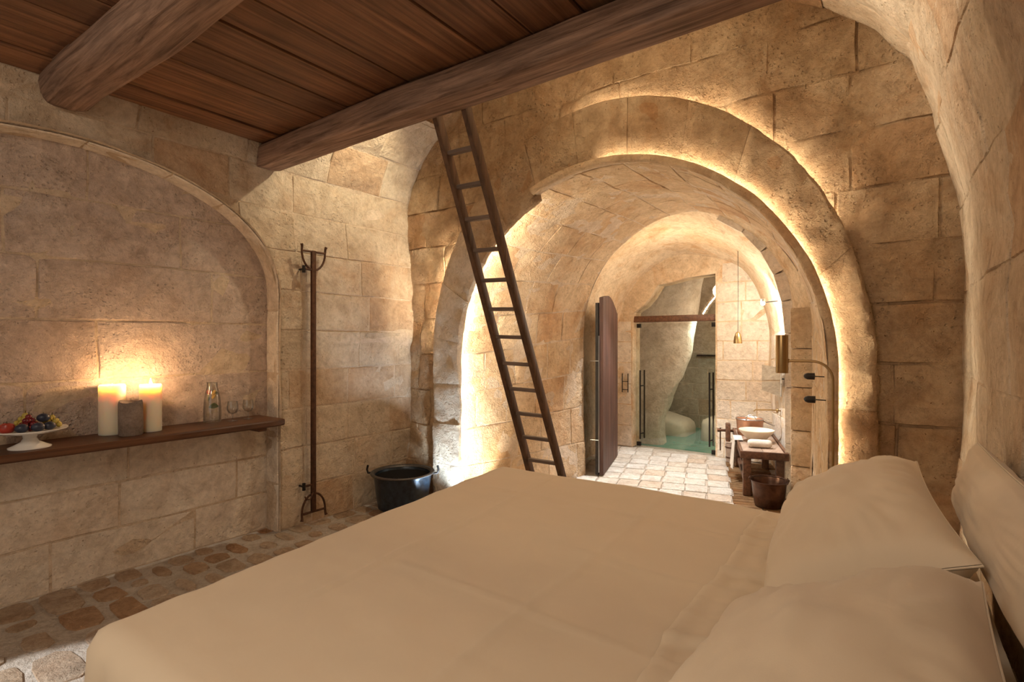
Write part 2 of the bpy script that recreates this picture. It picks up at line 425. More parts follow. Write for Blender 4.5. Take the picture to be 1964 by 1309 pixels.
# reveal stones
seg = 0
cum = [0]
for (p, q) in zip(prof, prof[1:]): cum.append(cum[-1] + math.hypot(q[0] - p[0], q[1] - p[1]))
def prof_at(s):
    s = min(max(s, 0), cum[-1] - 1e-4)
    for i in range(len(cum) - 1):
        if s <= cum[i + 1]:
            t = (s - cum[i]) / (cum[i + 1] - cum[i]); break
    y = lerp(prof[i][0], prof[i + 1][0], t); z = lerp(prof[i][1], prof[i + 1][1], t)
    d = Vector((prof[i + 1][0] - prof[i][0], prof[i + 1][1] - prof[i][1])).normalized()
    return y, z, Vector((-d.y, d.x))
def rev_fn(s, k, o):
    y, z, n = prof_at(s); return (k, y + n.x * o, z + n.y * o)
s = 0.0
while s < cum[-1] - 0.1:
    L = random.uniform(0.36, 0.55); block(rv, rev_fn, s, min(s + L, cum[-1]), NX, WX + 0.02, M['stone_pale'], na=6, nb=4, proud=0.006, amp=0.008, gap=0.004); s += L

# ---------------------------------------------------------------- right wall and vault
RXT = [(0, RX), (1.9, RX), (2.3, RX - 0.025), (2.8, RX - 0.12), (3.19, RX - 0.24), (3.45, RX - 0.42), (3.68, RX - 0.70)]
def right_fn(y, z, o):
    x = interp(RXT, z)
    return (x + 0.03 * nz((x, y, z), 1.1, 3) - o, y, z)
wall_right = struct(base_grid('wall_right', right_fn, Y0, EY + 0.08, 0, 3.68, 0.07, 0.07, M['stone_room']))
courses(wall_right, right_fn, 0.2, EY + 0.03, 0.0, 3.66, 0.46, 0.50, M['stone_room'], jit=0.35, amp=0.022, gap=0.002, na=6, nb=6)
VT = [(-3.72, 3.62), (-3.4, 3.82), (-2.8, 4.06), (-1.9, 4.2), (-1.0, 4.02), (-0.40, 3.68), (-0.36, 3.64)]
def vault_fn(x, y, o):
    return (x, y, interp(VT, x) + 0.04 * nz((x, y, 2), 1.0, 3) - o)
vault = struct(base_grid('ceiling_vault', vault_fn, -3.72, -0.36, Y0, EY + 0.08, 0.08, 0.10, M['stone_rough']))

# ---------------------------------------------------------------- end wall around the passage
R1 = dict(cx=-1.86, cz=1.384, a=1.782, b=2.036)
R2 = dict(cx=-1.83, cz=1.387, a=1.523, b=1.523)
def end_fn(x, z, o):
    w = 0.06 * nz((x, 1.7, z), 1.3, 4) + 0.03 * nz((x, 7.7, z), 3.5, 3)
    return (x, EY + w * 0.6 - o, z)
def end_warp(x, z):
    cx, cz, a, b = R1['cx'], R1['cz'], 1.64, 1.80
    dx = x - cx
    if z <= cz:
        if abs(dx) < a: return (cx + math.copysign(a, dx), z), 1
        return (x, z), 0
    r = math.hypot(dx / a, (z - cz) / b)
    if r < 1: r = max(r, 1e-3); return (cx + dx / r, cz + (z - cz) / r), 1
    return (x, z), 0
wall_end = struct(base_grid('wall_end', end_fn, -4.25, 0.45, 0, 4.3, 0.035, 0.035, M['stone_rough'], end_warp))
courses(wall_end, end_fn, -4.22, 0.40, 0.0, 4.28, 0.36, 0.50, M['stone_rough'], warp=end_warp, amp=0.040, proud=0.012, na=12, nb=9, freq=4.5)

# ---------------------------------------------------------------- passage (tapering barrel vault)
S1, S2 = 0.19, 0.81
def prof_pt(s, cx, cz, a, b):
    if s < S1: return cx - a, cz * s / S1, 1.0, 0.0
    if s > S2: return cx + a, cz * (1 - s) / (1 - S2), -1.0, 0.0
    t = PI * (1 - (s - S1) / (S2 - S1))
    nx, nzv = -math.cos(t) / a, -math.sin(t) / b; l = math.hypot(nx, nzv)
    return cx + a * math.cos(t), cz + b * math.sin(t), nx / l, nzv / l
TK = [(3.70, -1.83, 1.387, 1.523, 1.523), (4.6, -1.78, 1.50, 1.34, 1.42), (5.50, -1.75, 1.60, 1.17, 1.29)]
def key(tab, y):
    if y <= tab[0][0]: return tab[0][1:]
    for k0, k1 in zip(tab, tab[1:]):
        if y <= k1[0]:
            t = (y - k0[0]) / (k1[0] - k0[0]); return tuple(lerp(p, q, t) for p, q in zip(k0[1:], k1[1:]))
    return tab[-1][1:]
def tun_fn(s, y, o):
    lf = min(1, max(0, (0.47 - s) / 0.08))
    y = 5.50 - (5.50 - y) * lerp(1.0, (5.50 - 3.803) / (5.50 - 3.66), lf)
    x, z, nx, n2 = prof_pt(s, *key(TK, y))
    d = o + 0.025 * nz((x, y, z), 1.2, 3) - lf * 0.10 * max(0, 1 - (y - 3.80) / 0.8) ** 1.4
    return (x + nx * d, y, z + n2 * d)
wall_passage = struct(base_grid('wall_passage', tun_fn, 0, 1, 3.66, 5.50, 1 / 90, 0.07, M['mortar']))
# voussoir courses: rows run along the depth, blocks share the arc
PL = 7.4
def tun_m(y, sm, o): return tun_fn(min(max(sm / PL, 0), 1), y, o)
courses(wall_passage, tun_m, 3.74, 5.50, 0.0, PL, 0.36, 0.46, M['stone_tunnel'], amp=0.020, proud=0.008, gap=0.003, na=7, nb=6)

# arch rings
def ring_piece(parent, name, s0, s1, inner, outer, y0, y1, mat, n=8, rough=0.008, ch=0.012, m=5):
    rows = []
    for i in range(n + 1):
        s = lerp(s0, s1, i / n)
        xi, zi, _, _ = prof_pt(s, *inner); xo, zo, _, _ = prof_pt(s, *outer)
        d = Vector((xo - xi, 0, zo - zi)); L = d.length; d.normalize()
        e = 0.3 if i in (0, n) else 1.0
        sec = []
        for r, y in [(0, y1), (0, y0 + ch)] + [(lerp(ch, L - ch, q / m), y0) for q in range(m + 1)] + [(L, y0 + ch), (L, y1)]:
            p = Vector((xi, 0, zi)) + d * r
            w = rough * nz((p.x, y * 3, p.z), 5.0, 4) * e
            sec.append((p.x + d.x * w * 0.6, y + (w if y < y1 else 0) - (1 - e) * -0.004, p.z + d.z * w * 0.6))
        rows.append(sec)
    mb = MB(); mb.grid(rows, True, True)
    return mb.build(name, mat, parent, True, 50)
def ring_line(s0, s1, prof_a, y, n=60):
    return [(prof_pt(lerp(s0, s1, i / n), *prof_a)[0], y, prof_pt(lerp(s0, s1, i / n), *prof_a)[1]) for i in range(n + 1)]
r1o = (R1['cx'], R1['cz'], R1['a'], R1['b']); r1i = (-1.84, 1.384, 1.56, 1.56)
r1core = (R1['cx'], R1['cz'], R1['a'] - 0.05, R1['b'] - 0.05)
def leftness(s): return min(1, max(0, (0.47 - s) / 0.08))
def arch_core(name, inner, outer, y0, y1, mat, s0=0.0, s1=1.0):
    rows = []
    n = 90
    for i in range(n + 1):
        s = lerp(s0, s1, i / n)
        xi, zi, _, _ = prof_pt(s, *inner(s)); xo, zo, _, _ = prof_pt(s, *outer)
        rows.append([(xi, y0, zi), (xo, y0, zo), (xo, y1, zo), (xi, y1, zi)])
    mb = MB(); mb.grid(rows, True, True)
    return struct(mb.build(name, mat, None, True, 40))
def core_in(s): r = lerp(1.53, 1.66, leftness(s)); return (-1.84, 1.384, r, r)
arch1 = arch_core('trim_outer_arch', core_in, r1core, 3.772, 3.90, M['stone_rough'])
nv = 19
for i in range(nv):
    a, b = i / nv, (i + 1) / nv
    r = lerp(1.556, 1.475, leftness((a + b) / 2))
    ring_piece(arch1, 'arch_stone', a + 0.0001, b - 0.0001, (-1.835, 1.386, r, r), r1o, 3.752 + random.uniform(-0.008, 0.008), 3.80, M['stone_room'] if b < 0.36 else M['stone_rough'], 10, 0.030, 0.012, 6)
arch2 = arch_core('trim_inner_arch', lambda s: (-1.83, 1.387, 1.523, 1.523), (-1.83, 1.387, 1.535, 1.535), 3.69, 3.78, M['mortar'], 0.42, 1.0)
nv = 14
for i in range(nv):
    a, b = lerp(0.42, 1, i / nv), lerp(0.42, 1, (i + 1) / nv)
    ring_piece(arch2, 'arch_stone', a - 0.0004, b + 0.0004, (-1.83, 1.387, 1.512, 1.512), (-1.83, 1.387, 1.566, 1.566), 3.655, 3.70, M['stone_tunnel'], 6, 0.010, 0.012, 3)
# LED strips tucked behind the arch edges
def strip(pts, r, mat, label):
    mb = MB(); mb.tube(pts, r, 6); o = mb.build('led_strip', mat); tag(o, label, 'light strip', 'hidden arch lights'); return o
strip(ring_line(0.015, 0.395, (-1.83, 1.387, 1.536, 1.536), 3.815), 0.008, M['led_side'], 'warm light strip behind the left edge of the inner arch')
strip(ring_line(0.50, 0.985, (-1.83, 1.387, 1.546, 1.546), 3.716), 0.006, M['led'], 'warm light strip behind the right edge of the inner arch')
strip(ring_line(0.47, 0.715, (R1['cx'], R1['cz'], R1['a'] - 0.036, R1['b'] - 0.036), 3.822), 0.006, M['led'], 'warm light strip behind the top edge of the outer arch')
strip(ring_line(0.215, 0.30, (R1['cx'], R1['cz'], R1['a'] - 0.036, R1['b'] - 0.036), 3.822), 0.005, M['led_side'], 'warm light strip behind the left edge of the outer arch')

# ---------------------------------------------------------------- wash room beyond the passage
BK = [(5.50, -2.0, 1.70, 1.42, 1.36), (5.90, -2.06, 1.70, 1.25, 1.32), (7.40, -2.32, 1.55, 1.06, 1.22)]
def bath_fn(s, y, o):
    x, z, nx, n2 = prof_pt(s, *key(BK, y))
    d = o + 0.05 * nz((x, y, z), 1.1, 3)
    return (x + nx * d, y, z + n2 * d)
wall_bath = struct(base_grid('wall_washroom', bath_fn, 0, 1, 5.49, 7.46, 1 / 80, 0.08, M['stone_gold']))
PB = 7.2
def bath_m(y, sm, o): return bath_fn(min(max(sm / PB, 0), 1), y, o)
courses(wall_bath, bath_m, 5.9, 7.42, PB * 0.80, PB * 0.995, 0.30, 0.42, M['stone_pale'], amp=0.01, proud=0.006)
# annular face where the passage opens
rows = []
for i in range(73):
    s = i / 72; xi, zi, _, _ = prof_pt(s, *TK[-1][1:]); xo, zo, nx, n2 = prof_pt(s, *BK[0][1:])
    rows.append([(xi, 5.5, zi), (xi - nx * 0.02, 5.53, zi - n2 * 0.02), (xo - nx * 0.15, 5.53, zo - n2 * 0.15)])
mb = MB(); mb.grid(rows); struct(mb.build('wall_passage_end', M['stone_pale'], None, True, 40))
# pier of blocks and stone rib on the right
pier = struct(thing('trim_pier', 'stone block pier at the right end of the vaulted passage', 'pier', (-0.66, 5.66, 0)))
z = 0.0
for hgt in (0.40, 0.33, 0.40, 0.36, 0.38):
    m_ = MB(); m_.box((-0.775, 5.52, z + 0.003), (-0.50, 5.80, z + hgt - 0.003), 0.012)
    m_.map(lambda p: p + Vector((0.006, 0.006, 0)) * nz(p, 6, 2)); m_.build('stone_block', M['stone_tunnel'], pier, True, 40); z += hgt
rib = struct(thing('trim_rib', 'curved pale stone rib of the washroom behind the pier', 'rib', (-0.88, 5.9, 0)))
rp = [(-0.865, 0), (-0.865, 0.55), (-0.868, 1.1), (-0.868, 1.635), (-0.90, 1.95), (-0.97, 2.22), (-1.09, 2.46), (-1.27, 2.68), (-1.52, 2.85)]
for (x0, z0), (x1, z1) in zip(rp, rp[1:]):
    d = Vector((x1 - x0, z1 - z0)).normalized(); n = Vector((d.y, -d.x)) * 0.17
    e = d * 0.003
    vs = []
    for y in (5.83, 6.02):
        vs += [(x0 + e.x, y, z0 + e.y), (x0 + e.x + n.x, y, z0 + e.y + n.y), (x1 - e.x + n.x, y, z1 - e.y + n.y), (x1 - e.x, y, z1 - e.y)]
    obj('rib_stone', vs, [(0, 1, 2, 3), (7, 6, 5, 4), (0, 4, 5, 1), (1, 5, 6, 2), (2, 6, 7, 3), (3, 7, 4, 0)], M['stone_pale'], rib, False)

# back wall of the wash room with the glazed opening
GY = 7.40
out = [(-3.7, 0), (-3.12, 0), (-3.12, 1.86), (-3.10, 1.98), (-2.95, 2.08), (-2.84, 2.20), (-2.74, 2.36), (-2.55, 2.39), (-2.30, 2.44), (-1.94, 2.47), (-1.94, 0), (-1.0, 0), (-1.0, 3.2), (-3.7, 3.2)]
bm = bmesh.new()
vf = [bm.verts.new((x, GY, z)) for x, z in out]
face = bm.faces.new(vf)
ext = bmesh.ops.extrude_face_region(bm, geom=[face])
bmesh.ops.translate(bm, vec=(0, 0.28, 0), verts=[g for g in ext['geom'] if isinstance(g, bmesh.types.BMVert)])
bmesh.ops.triangulate(bm, faces=[f for f in bm.faces if len(f.verts) > 4]); bmesh.ops.recalc_face_normals(bm, faces=bm.faces[:])
me = bpy.data.meshes.new('wall_back'); bm.to_mesh(me); bm.free(); me.materials.append(M['stone_gold'])
wall_back = struct(bpy.data.objects.new('wall_back', me)); COL.objects.link(wall_back)
def back_fn(x, z, o): return (x, GY - o, z)
courses(wall_back, back_fn, -1.925, -1.18, 0.0, 2.60, 0.26, 0.40, M['stone_pale'], amp=0.008, proud=0.006)
courses(wall_back, back_fn, -3.42, -3.135, 0.0, 1.86, 0.31, 0.5, M['stone_pale'], amp=0.008, proud=0.006)

# ---------------------------------------------------------------- pool grotto behind the glass
def grot_fn(x, z, o): return (x, 10.1 + 0.03 * nz((x, 4, z), 1.5, 3) - o, z)
wall_pool = struct(base_grid('wall_pool', grot_fn, -5.2, -0.8, -0.3, 3.2, 0.2, 0.2, M['mortar']))
courses(wall_pool, grot_fn, -4.8, -1.0, -0.1, 1.35, 0.29, 0.55, M['stone_pool'])
rows = []
for i in range(25):
    t = i / 24
    rows.append([(lerp(-5.2, -0.9, t) + 0.0, lerp(7.66, 10.15, j / 12), 2.9 + 0.5 * math.sin(PI * t) - 0.5 * (j / 12) ** 2 + 0.08 * nz((t * 4, j / 5, 0), 1, 2)) for j in range(13)])
mb = MB(); mb.grid(rows); struct(mb.build('ceiling_grotto', M['stone_pool']))
rows = [[(-1.12 - 0.10 * nz((y, z, 1), 1, 2), y, z) for z in [0.3 * k - 0.3 for k in range(13)]] for y in [7.66 + 0.2 * k for k in range(13)]]
mb = MB(); mb.grid(rows); struct(mb.build('wall_grotto_right', M['stone_pool']))
rows = [[(-4.9, y, z) for z in [0.3 * k - 0.3 for k in range(13)]] for y in [7.66 + 0.2 * k for k in range(13)]]
mb = MB(); mb.grid(rows); struct(mb.build('wall_grotto_left', M['stone_pool']))
rows = [[(x, y, -0.06) for x in (-5.0, -4, -3, -2, -0.95)] for y in (7.66, 8.2, 9.0, 10.2)]
mb = MB(); mb.grid(rows); w = mb.build('pool_water', M['water']); tag(w, 'green pool water behind the glass door', 'water')
# rock curtain with a hollowed edge
edge = [(-0.3, -2.92), (0.12, -2.92), (0.38, -2.90), (0.63, -2.84), (0.85, -2.70), (1.04, -2.60), (1.35, -2.52), (1.67, -2.48), (2.0, -2.42), (2.4, -2.35), (3.0, -2.2)]
rows = []
for k in range(34):
    z = -0.3 + 3.3 * k / 33; ex = interp(edge, z)
    row = []
    for (dx, y) in ((-1.9, 8.25), (-1.2, 8.12), (-0.7, 8.05), (-0.3, 8.03), (-0.06, 8.05), (0.0, 8.12), (-0.02, 8.35), (-0.15, 8.55), (-1.9, 8.6)):
        n = 0.05 * nz((ex + dx, y, z), 2.2, 3); row.append((ex + dx + n, y + n, z))
    rows.append(row)
mb = MB(); mb.grid(rows); rc = mb.build('rock_curtain', M['stone_pale'], None, True, None); tag(rc, 'pale pitted rock mass standing in the pool grotto', 'rock')
for i, (x, y, ln, lab) in enumerate(((-3.15, 9.25, 0.62, 'smooth grey stone seat at the left of the green pool'), (-2.25, 9.1, 0.62, 'smooth grey stone seat at the right of the green pool'))):
    mb = MB(); mb.box((x - ln / 2, y - 0.3, -0.2), (x + ln / 2, y + 0.4, 0.30), 0.10)
    mb.map(lambda p: Vector((p.x, p.y, p.z - 0.16 * max(0, (p.x - x) / ln + 0.5) ** 2 * (1 if p.z > 0 else 0))))
    o = mb.build('pool_seat', M['clay'], None, True, 60); tag(o, lab, 'seat', 'pool seats')
mb = MB(); mb.box((-2.95, 9.96, 1.28), (-1.7, 10.08, 1.31), 0.004); o = mb.build('dark_ledge', M['black_iron']); tag(o, 'thin dark ledge on the grotto wall above the blocks', 'ledge')
light('POINT', 'curtain_fill', (-1.80, 7.80, 1.75), 15, (1.0, 0.87, 0.70), shadow_soft_size=0.1)  # added out of view to light the rock curtain
light('POINT', 'grotto_back_fill', (-1.55, 9.2, 2.2), 16, (1.0, 0.87, 0.70), shadow_soft_size=0.1)  # added out of view to brighten the pool's back wall
light('AREA', 'pool_lamp', (-2.3, 8.3, 1.9), 10, (0.75, 1.0, 0.88), (-2.5, 8.6, 0), size=0.4)

# ---------------------------------------------------------------- floor
rows = [[(x, y, -0.012) for x in (-5.0, -4, -3, -2, -1, 0, 0.6)] for y in (Y0, 0, 1, 2, 3, 4, 5, 6, 7, 7.66)]
mb = MB(); mb.grid(rows); floor = struct(mb.build('floor', M['floor_mortar']))
def paving(parent, poly, top, mat, name='paving_stone', ch=0.006):
    c = Vector((sum(p[0] for p in poly) / len(poly), sum(p[1] for p in poly) / len(poly)))
    n = len(poly); r0, r1 = [], []
    for x, y in poly:
        d = Vector((c.x - x, c.y - y)); L = d.length; d = d / L
        r0.append((x, y, -0.016)); r1.append((x + d.x * ch, y + d.y * ch, top + 0.004 * noise.noise(Vector((x * 9, y * 9, 0)))))
    v = r0 + r1 + [(c.x, c.y, top + 0.003)]
    f = [[j, (j + 1) % n, n + (j + 1) % n, n + j] for j in range(n)] + [[n + j, n + (j + 1) % n, 2 * n] for j in range(n)]
    return obj(name, v, f, mat, parent, True, 25)
rr = random.Random(11)
y = -0.45; row = 0
while y < 3.78:
    hgt = rr.uniform(0.15, 0.24); x = -4.22 + rr.uniform(-0.1, 0.0)
    xe = -2.35 if y < 2.9 else -3.3
    while x < xe:
        w = rr.uniform(0.16, 0.40); small = rr.random() < 0.35
        sx, sy = (w - 0.012) / 2, (hgt - 0.012) / 2
        if small: sx *= 0.72; sy *= 0.72
        cx, cy = x + w / 2, y + hgt / 2
        n = 9; pw = 0.45 if small else 0.30
        poly = []
        for j in range(n):
            t = 2 * PI * j / n + 0.2; ct, st = math.cos(t), math.sin(t)
            k = rr.uniform(0.84, 1.06)
            poly.append((cx + k * sx * math.copysign(abs(ct) ** (pw * 2), ct), cy + k * sy * math.copysign(abs(st) ** (pw * 2), st)))
        if not (cx > -2.2 and 0.5 < cy < 2.9): paving(floor, poly, rr.uniform(-0.006, 0.0), M['cobble'])
        x += w
    y += hgt
# rotated tile field through passage and wash room
ax = Vector((-0.273, 0.962)); bx = Vector((0.962, 0.273)); org = Vector((-1.255, 5.40))
rr = random.Random(5)
for r in range(-6, 9):
    u0 = 0.27 * r; sh = 0.0
    for k in range(-8, 3):
        v0 = 0.235 * k + (0.02 if r % 2 else 0.0)
        q = []
        c = org + ax * (u0 + 0.135) + bx * (v0 + 0.117)
        if c.y > 7.36 or c.y < 3.9: continue
        cxk, czk, ak, bk = key(TK, c.y) if c.y < 5.5 else key(BK, c.y)
        if abs(c.x - cxk) > ak + 0.05: continue
        brown = k >= 0
        if brown:
            # narrow brown pavers beside the bench
            for m_ in range(3):
                q = [org + ax * (u0 + 0.09 * m_ + e) + bx * (v0 + g) for e, g in ((0.004, 0.003), (0.086, 0.003), (0.086, 0.232), (0.004, 0.232))]
                paving(floor, [(p.x, p.y) for p in q], -0.004, M['brown_paver'], 'brown_paver', 0.005)
        else:
            g = 0.007
            q = []
            for e, h2 in ((g, g), (0.135, g * 0.6), (0.27 - g, g), (0.27 - g, 0.235 - g), (0.135, 0.235 - g * 0.6), (g, 0.235 - g)):
                q.append(org + ax * (u0 + e + rr.uniform(-0.006, 0.006)) + bx * (v0 + h2 + rr.uniform(-0.006, 0.006)))
            paving(floor, [(p.x, p.y) for p in q], rr.uniform(0.0, 0.006), M['tile'], 'floor_tile')

# ---------------------------------------------------------------- plank ceiling and beams
rows = [[(x, y, CEIL + 0.045) for x in (-4.3, -2, 0.4)] for y in (Y0, 0.5, 2.36)]
mb = MB(); mb.grid(rows); mb.v += [v + Vector((0, 0, 0.03)) for v in mb.v]; ceiling = struct(mb.build('ceiling', M['plank'], None, False))
x = -4.30; k = 0
edges = [-4.30, -4.06, -3.80, -3.52, -3.24, -2.97, -2.676, -2.39, -2.10, -1.80, -1.494, -1.206, -0.90, -0.62, -0.33, -0.05, 0.30]
for x0, x1 in zip(edges, edges[1:]):
    g = random.uniform(0.004, 0.008); dz = random.uniform(-0.010, 0.010)
    m_ = MB(); m_.box((x0 + g, Y0, CEIL + dz), (x1 - g, 2.37, CEIL + 0.04), 0.004)
    m_.build('plank', M['plank'], ceiling, True, 30)
def beam(y0, y1, z0, z1, x0, x1, label, wob, rnd):
    rows = []; n = 56; m = 20
    t_ = thing('ceiling_beam', label, 'beam', (x0, (y0 + y1) / 2, z0), 'rough ceiling beams')
    cy, cz, ry, rz = (y0 + y1) / 2, (z0 + z1) / 2, (y1 - y0) / 2, (z1 - z0) / 2
    for i in range(n + 1):
        x = lerp(x0, x1, i / n); row = []
        oy = wob * noise.noise(Vector((x * 0.9, y0, 0))); oz = wob * 0.7 * noise.noise(Vector((x * 0.8, y0, 5)))
        e = 0.86 if i == 0 else 1.0
        for j in range(m):
            t = 2 * PI * j / m; c, s = math.cos(t), math.sin(t)
            k = 1 + 0.06 * nz((x * 1.6, c * 1.2, s * 1.2), 1.2, 3)
            row.append((x, cy + oy + e * k * ry * math.copysign(abs(c) ** rnd, c), cz + oz + e * k * rz * math.copysign(abs(s) ** rnd, s)))
        rows.append(row)
    mb = MB(); mb.grid(rows, True, True); mb.build('beam_log', M['beam'], t_, True, 55)
    return t_
beam(2.235, 2.425, 2.95, 3.125, -4.14, 0.33, 'squared weathered beam carrying the loft edge behind the ladder', 0.03, 0.24)
beam(0.92, 1.19, 2.965, 3.20, -4.14, 0.33, 'round weathered log beam above the candle niche', 0.04, 0.72)

# ---------------------------------------------------------------- ladder
def lad(k, side):   # side 0 left, 1 right
    xl = (-2.3316 - 0.00446 * k, 2.55 + 0.0905 * k, 2.7695 - 0.19628 * k); xr = (-2.1123 - 0.0015 * k, 2.55 + 0.0937 * k, 2.7629 - 0.19643 * k)
    return Vector(xl if side == 0 else xr)
ladder = thing('ladder', 'dark wooden ladder leaning from the floor to the loft beam', 'ladder', (-2.25, 3.85, 0))
for side in (0, 1):
    m_ = MB(); rows = []
    sg = -1 if side == 0 else 1
    for i in range(25):
        k = lerp(-1.35, 14.0, i / 24); p = lad(k, side) + Vector((sg * 0.012, 0, 0))
        p.y = min(p.y, 3.86) if k > 13.9 else p.y
        w = 0.021 + 0.002 * noise.noise(Vector((k, side * 3, 0))); d = 0.032
        dy, dz = 0.906, 0.42
        rows.append([p + Vector((a * w, b * d * dy, b * d * dz)) for a, b in ((-1, -0.8), (-0.8, -1), (0.8, -1), (1, -0.8), (1, 0.8), (0.8, 1), (-0.8, 1), (-1, 0.8))])
    m_.grid(rows, True, True); m_.build('stile', M['ladder'], ladder, True, 35)
for k in range(0, 14):
    a, b = lad(k, 0), lad(k, 1); d = (b - a).normalized()
    m_ = MB(); rows = []
    for i, e in enumerate((-0.012, 0.03, (b - a).length / 2, (b - a).length - 0.03, (b - a).length + 0.012)):
        p = a + d * e; w = 0.013 + 0.003 * noise.noise(Vector((k * 2, i, 0)))
        rows.append([p + Vector((0, q * 0.020, r * w)) for q, r in ((-1, -0.7), (-0.8, -1), (0.8, -1), (1, -0.7), (1, 0.7), (0.8, 1), (-0.8, 1), (-1, 0.7))])
    m_.grid(rows, True, True); m_.build('rung', M['rung'], ladder, True, 35)

# ---------------------------------------------------------------- wrought iron bar on the left wall
BX = -4.02; BYc = 2.70
bar = thing('wrought_iron_bar', 'tall rusty iron bar with forked ends fixed to the left wall', 'iron bar', (BX, BYc, 0.06))
m_ = MB(); m_.box((BX - 0.014, BYc - 0.020, 0.10), (BX + 0.014, BYc + 0.020, 2.33), 0.004); m_.build('shaft', M['iron'], bar)
def fork(zc, sgn):
    f = MB(); f.tube([(BX, BYc - 0.112, zc), (BX, BYc + 0.118, zc)], 0.010, 8); fk = f.build('fork_crossbar', M['iron'], bar)
    a = MB(); pts = [(BX, BYc + 0.003 + 0.112 * math.cos(PI * i / 16), zc - sgn * 0.155 * math.sin(PI * i / 16)) for i in range(17)]
    a.tube(pts, 0.009, 8); a.build('fork_arc', M['iron'], bar)
    for s in (-1, 1):
        t_ = MB(); yy = BYc + 0.003 + s * 0.112
        t_.tube([(BX, yy, zc), (BX + 0.004, yy, zc + sgn * 0.035), (BX + 0.008, yy + s * 0.006, zc + sgn * 0.055)], [0.009, 0.010, 0.013], 8)
        t_.build('fork_prong', M['iron'], bar)
fork(2.32, 1); fork(0.105, -1)
for z, ln in ((2.165, 0.09), (0.335, 0.09)):
    t_ = MB(); t_.tube([(BX, BYc, z), (BX, BYc - ln, z + 0.004)], 0.010, 8); br = t_.build('bracket', M['iron'], bar)
    t_ = MB(); t_.tube([(BX, BYc - ln, z - 0.03), (BX, BYc - ln, z + 0.03)], 0.014, 8); t_.build('bracket_head', M['black_iron'], br)
    t_ = MB(); t_.tube([(BX, BYc - ln, z), (WX + 0.004, BYc - ln, z)], 0.008, 8); t_.build('wall_pin', M['black_iron'], br)
t_ = MB(); t_.tube([(BX + 0.012, BYc - 0.01, 0.27), (BX + 0.03, BYc - 0.05, 0.225), (BX + 0.03, BYc - 0.085, 0.235), (BX + 0.03, BYc - 0.10, 0.26)], 0.006, 8); t_.build('hook', M['iron'], bar)

# ---------------------------------------------------------------- cauldron in the corner
CX, CY = -3.72, 3.44
cau = thing('cauldron', 'black iron cauldron with wide rim standing in the room corner', 'cauldron', (CX, CY, 0))
m_ = MB(); m_.lathe([(0.20, 0.0), (0.225, 0.02), (0.245, 0.15), (0.262, 0.30), (0.270, 0.325), (0.258, 0.325), (0.250, 0.30), (0.235, 0.15), (0.19, 0.03)], (CX, CY, 0.004), 40); m_.build('cauldron_body', M['enamel'], cau)
m_ = MB(); m_.lathe([(0.262, 0.318), (0.292, 0.326), (0.297, 0.334), (0.290, 0.342), (0.262, 0.338), (0.252, 0.325)], (CX, CY, 0.004), 40, False); m_.grid([m_.v[-40:], m_.v[:40]], True); m_.build('cauldron_rim', M['rim_iron'], cau)
m_ = MB(); m_.lathe([(0.248, 0.30), (0.236, 0.15), (0.18, 0.035), (0.02, 0.03)], (CX, CY, 0.004), 32, False); m_.build('cauldron_inside', M['dark_inside'], cau)
for a in (math.radians(215), math.radians(35)):
    c, s = math.cos(a), math.sin(a); t_ = MB()
    pts = [(CX + c * 0.285, CY + s * 0.285, 0.325), (CX + c * 0.325, CY + s * 0.325, 0.33), (CX + c * 0.335, CY + s * 0.335, 0.36), (CX + c * 0.325, CY + s * 0.325, 0.40)]
    t_.tube(pts, 0.010, 8); t_.build('cauldron_lug', M['black_iron'], cau)

# ---------------------------------------------------------------- candle shelf and what stands on it
SZ = 0.954
shelf = thing('wall_shelf', 'long dark wooden shelf board across the arched niche', 'shelf', (-4.02, 1.0, SZ - 0.05))
m_ = MB(); n = 40; rows = []
for i in range(n + 1):
    y = lerp(-0.28, 2.335, i / n); fx = -3.815 + 0.010 * noise.noise(Vector((y * 2, 0, 0))) - (0.03 if i == n else 0)
    rows.append([(NX + 0.015, y, SZ - 0.048), (fx - 0.012, y, SZ - 0.048), (fx, y, SZ - 0.036), (fx, y, SZ - 0.008), (fx - 0.008, y, SZ), (NX + 0.015, y, SZ)])
m_.grid(rows, True, True); m_.build('shelf_board', M['shelf'], shelf, True, 35)
m_ = MB(); m_.box((NX + 0.02, 2.15, SZ - 0.085), (-3.90, 2.22, SZ - 0.049), 0.008); m_.build('shelf_bracket', M['shelf'], shelf)
m_ = MB(); m_.box((NX + 0.02, 0.05, SZ - 0.085), (-3.90, 0.12, SZ - 0.049), 0.008); m_.build('shelf_bracket', M['shelf'], shelf)
